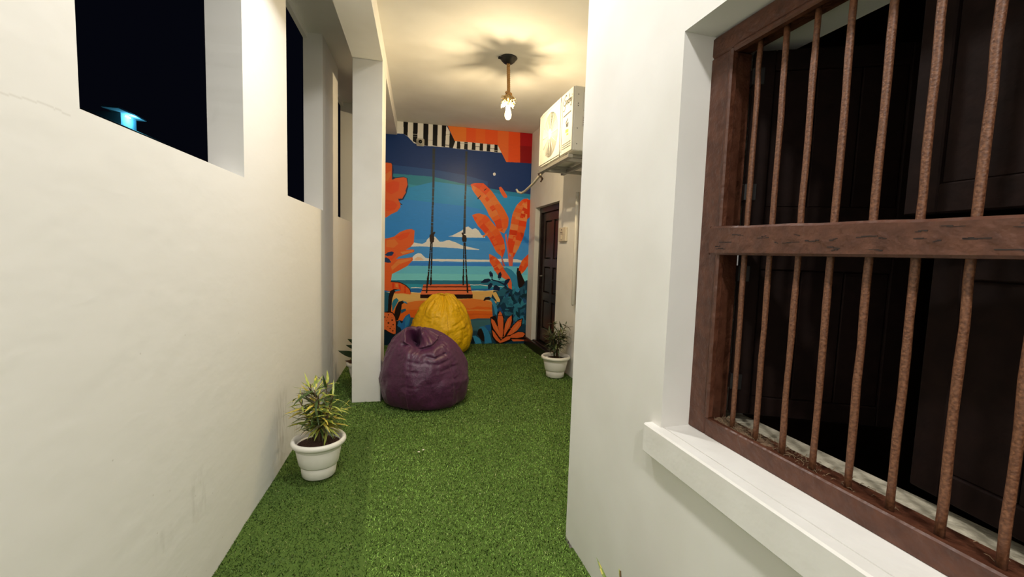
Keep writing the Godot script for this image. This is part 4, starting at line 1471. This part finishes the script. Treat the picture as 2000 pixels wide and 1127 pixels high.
	[[50,18,12], [189,1141,189,1142,188,1143,186,1142,186,1141,186,1140,188,1139,189,1140]],
	[[50,122,186], [230,1174,244,1195,232,1220,220,1208]],
	[[241,135,69], [864,624,870,613,877,601,883,589,854,600,857,608,860,617,863,625]],
	[[241,104,44], [883,589,888,575,889,552,889,529,840,540,845,561,849,583,854,600]],
	[[241,113,48], [889,529,874,500,865,485,854,468,814,492,823,508,832,523,840,540]],
	[[241,113,48], [854,468,848,460,841,452,835,444,798,466,803,475,809,483,814,492]],
	[[241,135,69], [835,444,825,431,810,411,798,394,764,420,777,437,790,453,798,466]],
	[[241,122,53], [798,394,790,384,777,368,768,360,739,394,749,401,756,411,764,420]],
	[[241,89,36], [768,360,755,349,742,338,723,323,700,362,713,373,726,383,739,394]],
	[[234,79,30], [723,323,710,324,696,324,682,325,670,345,680,351,690,357,700,362]],
	[[241,89,36], [682,325,666,327,657,331,648,335,647,338,654,340,661,342,670,345]],
	[[241,122,53], [862,625,847,619,832,613,817,600,851,593,855,604,859,615,863,625]],
	[[234,79,30], [817,600,808,580,800,561,795,556,837,533,843,552,847,572,851,593]],
	[[241,113,48], [795,556,789,549,783,542,778,535,824,510,828,518,833,525,837,533]],
	[[241,135,69], [778,535,766,520,757,502,748,484,793,457,803,474,813,491,824,510]],
	[[241,135,69], [748,484,742,474,730,457,718,441,756,411,769,427,782,443,793,457]],
	[[241,135,69], [718,441,711,432,711,432,703,424,733,389,741,396,750,403,756,411]],
	[[241,122,53], [703,424,686,406,676,394,666,381,683,353,696,360,714,374,733,389]],
	[[241,135,69], [666,381,660,372,654,364,655,360,661,342,666,344,675,348,683,353]],
	[[241,113,48], [655,360,653,356,651,351,650,347,652,339,655,340,658,341,661,342]],
	[[234,79,30], [650,347,648,345,647,342,646,340,647,338,649,338,651,339,652,339]],
	[[234,79,30], [806,479,783,493,778,484,801,470]],
	[[241,113,48], [850,588,862,585,858,558,845,561]],
	[[241,89,36], [800,469,775,484,766,467,790,452]],
	[[234,79,30], [856,606,844,610,838,605,853,599]],
	[[241,104,44], [693,359,709,334,693,332,681,352]],
	[[241,113,48], [805,477,831,461,818,443,793,458]],
	[[241,96,40], [766,423,749,436,735,417,749,402]],
	[[234,79,30], [693,359,708,333,689,332,678,350]],
	[[241,96,40], [718,377,730,363,708,346,699,362]],
	[[234,79,30], [859,774,865,758,870,741,873,720,845,732,849,747,853,761,857,775]],
	[[241,122,53], [873,720,871,709,870,699,868,689,832,704,836,714,840,723,845,732]],
	[[241,89,36], [868,689,863,665,852,646,842,627,802,650,813,668,824,687,832,704]],
	[[241,104,44], [842,627,836,617,824,601,816,593,782,622,789,631,796,640,802,650]],
	[[241,122,53], [816,593,801,577,785,559,772,545,740,576,752,589,767,606,782,622]],
	[[241,96,40], [772,545,765,536,757,528,740,516,715,552,723,559,731,567,740,576]],
	[[241,113,48], [740,516,723,513,706,509,688,510,679,530,689,535,702,543,715,552]],
	[[241,113,48], [688,510,679,513,671,516,662,520,661,522,667,524,673,527,679,530]],
	[[241,113,48], [856,775,846,767,837,760,827,752,849,746,852,755,855,765,857,775]],
	[[241,113,48], [827,752,817,743,807,727,798,710,829,697,837,714,844,731,849,746]],
	[[234,79,30], [798,710,790,696,779,678,768,659,797,642,808,660,820,679,829,697]],
	[[241,104,44], [768,659,762,652,751,641,741,630,768,607,778,618,788,630,797,642]],
	[[234,79,30], [741,630,728,616,717,605,705,594,733,568,744,580,755,592,768,607]],
	[[241,104,44], [705,594,696,586,695,583,690,575,708,547,716,552,724,560,733,568]],
	[[241,113,48], [690,575,686,569,682,563,678,557,692,537,697,540,703,544,708,547]],
	[[241,89,36], [678,557,673,551,673,547,670,542,676,529,681,531,685,533,692,537]],
	[[241,96,40], [670,542,667,536,663,530,660,524,661,522,666,524,671,526,676,529]],
	[[241,113,48], [757,595,778,577,767,565,747,584]],
	[[241,113,48], [753,590,766,578,752,562,739,575]],
	[[241,113,48], [820,680,809,686,803,676,814,670]],
	[[241,104,44], [825,688,804,699,792,678,812,667]],
	[[241,96,40], [718,554,701,578,697,572,712,550]],
	[[241,113,48], [836,714,848,709,843,696,831,701]],
	[[241,104,44], [810,664,792,675,786,665,805,654]],
	[[241,96,40], [845,733,827,740,823,731,841,723]],
	[[241,77,30], [926,778,932,767,937,756,943,745,924,744,923,755,923,766,922,778]],
	[[241,147,84], [943,745,950,731,957,721,965,702,931,695,926,714,925,730,924,744]],
	[[241,130,67], [965,702,969,691,974,680,978,670,938,661,936,673,933,684,931,695]],
	[[241,77,30], [978,670,985,653,990,635,993,620,947,614,945,629,942,644,938,661]],
	[[241,107,50], [993,620,996,606,1000,593,1003,579,953,573,951,586,949,600,947,614]],
	[[241,77,30], [1003,579,1004,569,1005,557,1007,546,959,539,957,550,955,561,953,573]],
	[[241,147,84], [1007,546,1008,537,1010,527,1010,522,964,511,962,520,961,529,959,539]],
	[[241,147,84], [1010,522,1012,515,1013,508,1015,501,970,491,968,498,966,505,964,511]],
	[[223,64,24], [1015,501,1018,489,1020,476,1019,472,981,456,977,466,973,478,970,491]],
	[[241,147,84], [1019,472,1020,463,1021,453,1022,444,992,432,989,440,985,448,981,456]],
	[[241,130,67], [1022,444,1016,445,1017,438,1017,431,1004,418,1000,422,996,425,992,432]],
	[[241,107,50], [1017,431,1017,425,1018,418,1018,411,1015,408,1011,411,1007,415,1004,418]],
	[[241,130,67], [918,777,912,767,906,757,900,746,924,747,923,758,923,768,922,778]],
	[[241,77,30], [900,746,893,734,886,723,885,702,927,711,925,724,924,736,924,747]],
	[[241,77,30], [885,702,887,686,889,669,891,653,938,662,934,678,931,695,927,711]],
	[[241,130,67], [891,653,892,644,894,635,894,630,943,636,942,644,940,653,938,662]],
	[[223,64,24], [894,630,896,619,897,609,899,599,948,605,947,616,945,626,943,636]],
	[[241,147,84], [899,599,901,587,902,575,904,562,953,570,952,581,950,593,948,605]],
	[[241,107,50], [904,562,906,547,908,532,911,517,962,525,959,540,956,555,953,570]],
	[[241,130,67], [911,517,912,507,917,494,920,485,968,497,966,505,963,514,962,525]],
	[[241,107,50], [920,485,924,477,927,470,931,462,975,472,973,480,970,489,968,497]],
	[[241,130,67], [931,462,933,456,939,445,943,441,981,457,979,461,976,466,975,472]],
	[[241,107,50], [943,441,951,432,959,424,968,415,995,426,990,437,986,447,981,457]],
	[[241,77,30], [968,415,984,404,993,403,1003,402,1012,411,1006,416,1001,421,995,426]],
	[[241,130,67], [1003,402,1005,401,1006,401,1008,401,1015,408,1014,409,1013,410,1012,411]],
	[[241,77,30], [938,664,919,660,923,638,942,642]],
	[[241,77,30], [930,699,913,696,917,671,935,675]],
	[[241,107,50], [947,612,962,614,966,590,951,588]],
	[[223,64,24], [964,514,993,521,998,500,969,493]],
	[[241,147,84], [959,537,932,532,934,515,963,519]],
	[[241,147,84], [969,495,985,499,989,480,974,477]],
	[[241,130,67], [936,673,921,670,926,645,941,648]],
	[[241,130,67], [977,466,959,462,970,444,984,450]],
	[[241,147,84], [985,448,972,442,981,428,992,433]],
	[[241,77,30], [962,523,983,526,986,512,965,507]],
	[[241,77,30], [941,647,965,652,970,635,944,632]],
	[[223,64,24], [1005,411,1025,406,1029,511,1009,531]],
	[[241,104,44], [860,883,858,872,857,860,856,849,837,857,842,867,846,877,851,887]],
	[[241,104,44], [856,849,854,834,852,819,843,806,819,822,825,831,831,844,837,857]],
	[[241,89,36], [843,806,838,801,833,796,828,790,807,804,811,810,815,816,819,822]],
	[[241,104,44], [828,790,824,786,820,782,815,777,798,790,801,794,804,799,807,804]],
	[[241,89,36], [815,777,808,774,802,770,796,767,786,774,790,779,794,784,798,790]],
	[[241,135,69], [796,767,789,763,782,760,776,756,773,758,777,763,782,769,786,774]],
	[[241,89,36], [842,891,835,883,828,875,822,867,838,859,843,869,847,878,851,887]],
	[[234,79,30], [822,867,812,854,802,842,797,836,819,822,826,832,832,846,838,859]],
	[[241,104,44], [797,836,793,831,789,825,785,819,808,804,812,810,816,816,819,822]],
	[[241,104,44], [785,819,781,813,777,807,776,802,796,787,800,792,804,798,808,804]],
	[[234,79,30], [776,802,776,795,775,789,774,783,786,774,789,779,793,783,796,787]],
	[[241,122,53], [774,783,773,775,772,767,771,760,773,758,777,763,782,769,786,774]],
	[[241,135,69], [833,847,824,851,820,845,830,841]],
	[[241,104,44], [813,812,800,820,796,815,809,807]],
	[[241,135,69], [803,798,818,788,812,781,799,791]],
	[[241,104,44], [809,806,825,796,820,790,804,799]],
	[[234,79,30], [829,839,846,831,842,818,824,829]],
	[[241,141,77], [726,647,760,624,760,634,734,656]],
	[[42,22,22], [689,419,710,397,711,401,693,425]],
	[[42,22,22], [729,365,743,354,744,359,731,369]],
	[[234,113,96], [868,634,878,624,903,764,894,766]],
	[[234,113,96], [892,759,927,773,924,830,901,830]],
	[[196,98,102], [848,775,855,772,877,831,862,831]],
	[[241,135,69], [966,896,975,886,985,877,995,867,979,860,973,871,968,883,963,894]],
	[[241,89,36], [995,867,1008,852,1019,834,1029,816,1008,804,998,823,988,842,979,860]],
	[[241,104,44], [1029,816,1032,807,1034,797,1037,788,1022,780,1018,788,1013,796,1008,804]],
	[[241,89,36], [1037,788,1040,776,1041,769,1045,764,1040,757,1034,761,1029,770,1022,780]],
	[[241,104,44], [1045,764,1049,760,1052,756,1055,753,1051,748,1047,751,1043,754,1040,757]],
	[[234,79,30], [1055,753,1056,752,1057,751,1058,750,1054,746,1053,746,1052,747,1051,748]],
	[[241,89,36], [960,893,960,882,961,871,962,861,976,867,971,876,967,885,963,894]],
	[[234,79,30], [962,861,963,848,967,834,972,821,993,831,987,844,981,856,976,867]],
	[[241,113,48], [972,821,977,808,983,795,991,784,1013,796,1006,807,1000,819,993,831]],
	[[241,89,36], [991,784,1007,767,1025,749,1038,745,1044,753,1035,761,1024,777,1013,796]],
	[[241,96,40], [1038,745,1042,744,1047,743,1051,742,1054,746,1051,748,1048,751,1044,753]],
	[[241,113,48], [1008,804,996,797,999,793,1010,800]],
	[[241,104,44], [1007,807,1018,812,1023,802,1013,796]],
	[[241,122,53], [996,827,987,822,990,817,999,821]],
	[[241,96,40], [1023,779,1031,783,1032,779,1026,775]],
	[[241,89,36], [891,865,887,860,882,855,878,850,854,870,858,875,862,880,867,885]],
	[[241,104,44], [878,850,873,844,870,841,864,835,840,852,844,859,849,864,854,870]],
	[[241,135,69], [864,835,858,828,851,821,844,814,823,829,828,836,834,844,840,852]],
	[[241,89,36], [842,904,839,900,836,896,833,891,856,872,860,876,863,880,867,885]],
	[[234,79,30], [833,891,827,883,820,873,814,864,837,848,843,857,850,865,856,872]],
	[[234,79,30], [814,864,811,858,807,853,804,848,826,833,829,838,833,843,837,848]],
	[[241,135,69], [804,848,803,846,802,845,801,843,823,829,824,830,825,831,826,833]],
	[[241,89,36], [844,858,860,846,858,844,842,855]],
	[[241,113,48], [849,864,839,872,838,870,848,862]],
	[[241,96,40], [844,858,825,870,823,867,841,854]],
	[[241,111,61], [803,855,876,864,920,894,925,983,912,991,901,962,889,920,846,895]],
	[[58,147,195], [865,844,886,839,919,854,952,889,970,960,933,960,909,901]],
	[[58,147,195], [887,848,929,862,958,904,971,993,961,1011,944,988,931,914,909,873]],
	[[30,46,51], [951,874,955,840,966,842,965,894,995,909,1002,959,965,960]],
	[[38,23,19], [951,867,972,856,995,903,1013,939,987,982,970,966,963,903]],
	[[27,64,88], [792,1036,806,989,838,989,879,957,933,982,966,998,1017,918,1099,911,1116,1362,817,1357,801,1177,821,1135,835,1062]],
	[[43,106,130], [828,994,869,968,912,993,903,1041,845,1036]],
	[[52,129,157], [871,1036,902,1014,935,1035,937,1088,894,1093]],
	[[37,91,124], [935,1019,977,1014,1000,1045,969,1072]],
	[[55,132,159], [936,1077,979,1056,1012,1071,991,1093,948,1096]],
	[[36,83,149], [831,1109,852,1088,874,1125,853,1146]],
	[[50,119,146], [873,1099,916,1104,928,1146,885,1146]],
	[[50,124,151], [938,1109,969,1098,971,1156,946,1188]],
	[[43,104,132], [981,1109,1018,1093,1014,1146,988,1162]],
	[[25,53,77], [905,1088,937,1104,928,1135,901,1125]],
	[[52,134,178], [966,1156,1004,1146,1016,1178,984,1199]],
	[[41,94,127], [798,1073,830,1083,827,1135,806,1156]],
	[[20,40,54], [839,1020,861,1036,845,1057,829,1046]],
	[[20,40,54], [891,983,924,1019,908,1025,886,1009]],
	[[43,96,124], [976,966,1013,950,1015,1008,983,1019]],
	[[53,137,178], [940,1172,966,1156,973,1199,946,1210]],
	[[56,137,162], [942,1172,957,1158,961,1136,957,1113,943,1131,936,1152]],
	[[51,127,154], [939,1120,957,1111,966,1094,968,1073,951,1085,940,1101]],
	[[51,127,154], [938,1162,944,1177,957,1187,974,1192,966,1177,954,1165]],
	[[39,83,132], [896,978,888,994,889,1013,898,1032,906,1013,906,994]],
	[[43,103,130], [882,1198,888,1188,888,1176,884,1163,878,1175,876,1187]],
	[[43,103,130], [842,1106,845,1115,853,1122,864,1127,859,1116,852,1108]],
	[[26,64,91], [835,1033,854,1041,874,1037,894,1026,872,1020,851,1021]],
	[[51,127,154], [867,1044,884,1039,896,1026,902,1008,884,1015,871,1027]],
	[[26,64,91], [983,1138,1004,1144,1024,1139,1043,1125,1020,1121,998,1124]],
	[[26,64,91], [811,1080,825,1082,837,1076,846,1065,832,1065,819,1070]],
	[[26,64,91], [859,1112,874,1122,893,1121,912,1113,893,1105,874,1104]],
	[[51,127,154], [846,1035,832,1047,827,1065,829,1085,842,1070,849,1053]],
	[[43,103,130], [891,1124,906,1140,927,1147,951,1146,933,1129,913,1120]],
	[[39,83,132], [1032,1045,1015,1047,1002,1057,992,1073,1011,1069,1025,1060]],
	[[51,127,154], [882,1107,891,1112,902,1112,913,1108,902,1103,891,1102]],
	[[39,83,132], [937,1176,941,1189,952,1197,966,1202,960,1189,950,1179]],
	[[43,103,130], [920,1063,904,1051,884,1050,864,1055,882,1066,902,1070]],
	[[39,83,132], [956,1137,943,1141,935,1152,930,1166,944,1160,954,1150]],
	[[51,127,154], [1022,980,1007,988,999,1004,996,1023,1012,1012,1022,997]],
	[[26,64,91], [914,1188,904,1178,890,1175,875,1177,887,1187,901,1191]],
	[[26,64,91], [907,1174,902,1156,887,1144,868,1136,876,1155,889,1169]],
	[[21,53,67], [989,1007,1005,1023,1027,1028,1051,1025,1032,1010,1011,1002]],
	[[26,64,91], [1006,1009,1012,996,1010,982,1002,968,997,983,998,997]],
	[[43,103,130], [885,1063,899,1079,920,1085,943,1084,926,1068,906,1060]],
	[[21,53,67], [973,1024,968,1045,976,1066,992,1084,995,1061,989,1039]],
	[[39,83,132], [1011,1135,1019,1126,1020,1115,1018,1102,1010,1112,1007,1124]],
	[[21,53,67], [910,987,898,987,888,994,881,1004,894,1003,904,997]],
	[[56,137,162], [1020,1187,1004,1184,988,1189,975,1201,993,1203,1009,1199]],
	[[43,103,130], [916,1036,896,1030,875,1035,857,1048,879,1053,900,1050]],
	[[39,83,132], [878,1203,895,1207,912,1202,927,1190,908,1187,890,1190]],
	[[21,53,67], [1018,1019,1003,1012,987,1014,970,1022,988,1028,1005,1028]],
	[[56,137,162], [990,1087,1003,1073,1006,1054,1001,1033,989,1050,984,1069]],
	[[56,137,162], [945,967,933,978,928,994,930,1013,942,999,949,983]],
	[[26,64,91], [878,1114,888,1099,889,1081,883,1061,873,1079,870,1097]],
	[[39,83,132], [1000,1029,999,1049,1010,1067,1027,1081,1026,1059,1017,1040]],
	[[21,53,67], [943,1056,942,1041,934,1027,920,1017,922,1034,929,1048]],
	[[56,137,162], [969,1134,953,1141,944,1157,941,1176,957,1166,968,1152]],
	[[56,137,162], [994,1079,1007,1079,1018,1072,1026,1062,1012,1063,1001,1068]],
	[[51,127,154], [921,1046,911,1052,906,1063,904,1076,915,1068,921,1058]],
	[[43,103,130], [852,1077,864,1071,871,1060,875,1045,862,1053,853,1063]],
	[[21,53,67], [955,1116,955,1135,966,1152,983,1165,981,1144,972,1126]],
	[[56,137,162], [937,1162,925,1173,921,1190,923,1208,935,1194,941,1179]],
	[[21,53,67], [872,1175,870,1191,877,1207,891,1221,891,1202,886,1186]],
	[[43,103,130], [962,1053,964,1035,955,1019,940,1006,941,1026,948,1042]],
	[[43,103,130], [1008,1169,1009,1190,1021,1207,1041,1221,1037,1198,1027,1179]],
	[[39,83,132], [879,1008,878,1018,883,1028,891,1036,891,1025,888,1015]],
	[[241,201,119], [796,1001,822,994,834,1015,845,1036,850,1044,848,1059,830,1058,824,1046,807,1021]],
	[[58,147,195], [743,1048,755,1029,781,1025,808,1041,825,1073,836,1109,832,1146,820,1135,809,1088,793,1052,771,1044]],
	[[38,23,19], [743,1050,753,1032,776,1027,792,1036,782,1046,761,1046,748,1053]],
	[[19,36,70], [774,871,785,863,799,881,801,904,794,913,780,897]],
	[[19,36,70], [830,901,836,875,848,867,856,885,851,908,841,920]],
	[[19,36,70], [722,936,747,915,773,911,790,920,768,936,732,940]],
	[[19,36,70], [772,979,769,954,784,938,800,943,794,964,777,980]],
	[[19,36,70], [871,949,878,921,899,909,912,912,900,936,882,953]],
	[[19,36,70], [804,984,806,958,821,950,848,968,843,989]],
	[[19,36,70], [789,915,836,924,874,942,895,962,888,967,869,949,831,931,789,921]],
	[[19,36,70], [794,913,799,912,805,921,799,923]],
	[[51,137,186], [721,1219,750,1214,777,1240,793,1272,805,1320,758,1327,757,1282,740,1240]],
	[[35,22,18], [709,1266,716,1235,735,1227,751,1261,758,1314,742,1309]],
	[[58,149,195], [679,1276,699,1274,726,1293,740,1324,701,1327]],
	[[20,40,54], [671,1282,684,1282,696,1319,685,1329,672,1324]],
	[[37,100,167], [755,1209,792,1204,798,1241,782,1246]],
	[[26,18,15], [790,1156,822,1146,838,1178,837,1125,852,1114,880,1156,882,1199,907,1156,938,1135,940,1188,915,1231,972,1172,1004,1162,998,1210,953,1263,974,1247,1024,1258,1036,1280,1009,1301,944,1306,870,1331,837,1326,804,1283]],
	[[241,113,56], [797,1164,817,1178,840,1220,863,1278,869,1302,852,1283,813,1230,797,1188]],
	[[241,113,56], [851,1117,863,1130,875,1167,877,1252,871,1299,863,1283,845,1230,837,1178,840,1141]],
	[[241,113,56], [928,1143,930,1178,922,1215,899,1252,884,1284,881,1262,887,1204,902,1167]],
	[[241,113,56], [996,1170,992,1210,969,1242,932,1268,900,1276,915,1252,941,1210,972,1180]],
	[[241,113,56], [1021,1266,1008,1285,971,1292,922,1290,927,1273,975,1253,1007,1255]],
	[[241,113,56], [804,1238,819,1251,853,1299,869,1315,856,1322,831,1304,812,1278]],
	[[241,113,56], [853,1322,869,1302,900,1281,927,1279,922,1300,885,1315,859,1323]],
	[[241,113,56], [930,1300,976,1300,1017,1304,1015,1312,944,1314]],
	[[241,137,75], [942,1231,973,1199,983,1188,968,1226,942,1252]],
	[[241,137,75], [812,1193,829,1209,857,1273,835,1241]],
	[[241,137,75], [898,1199,913,1172,914,1204,894,1241]],
]
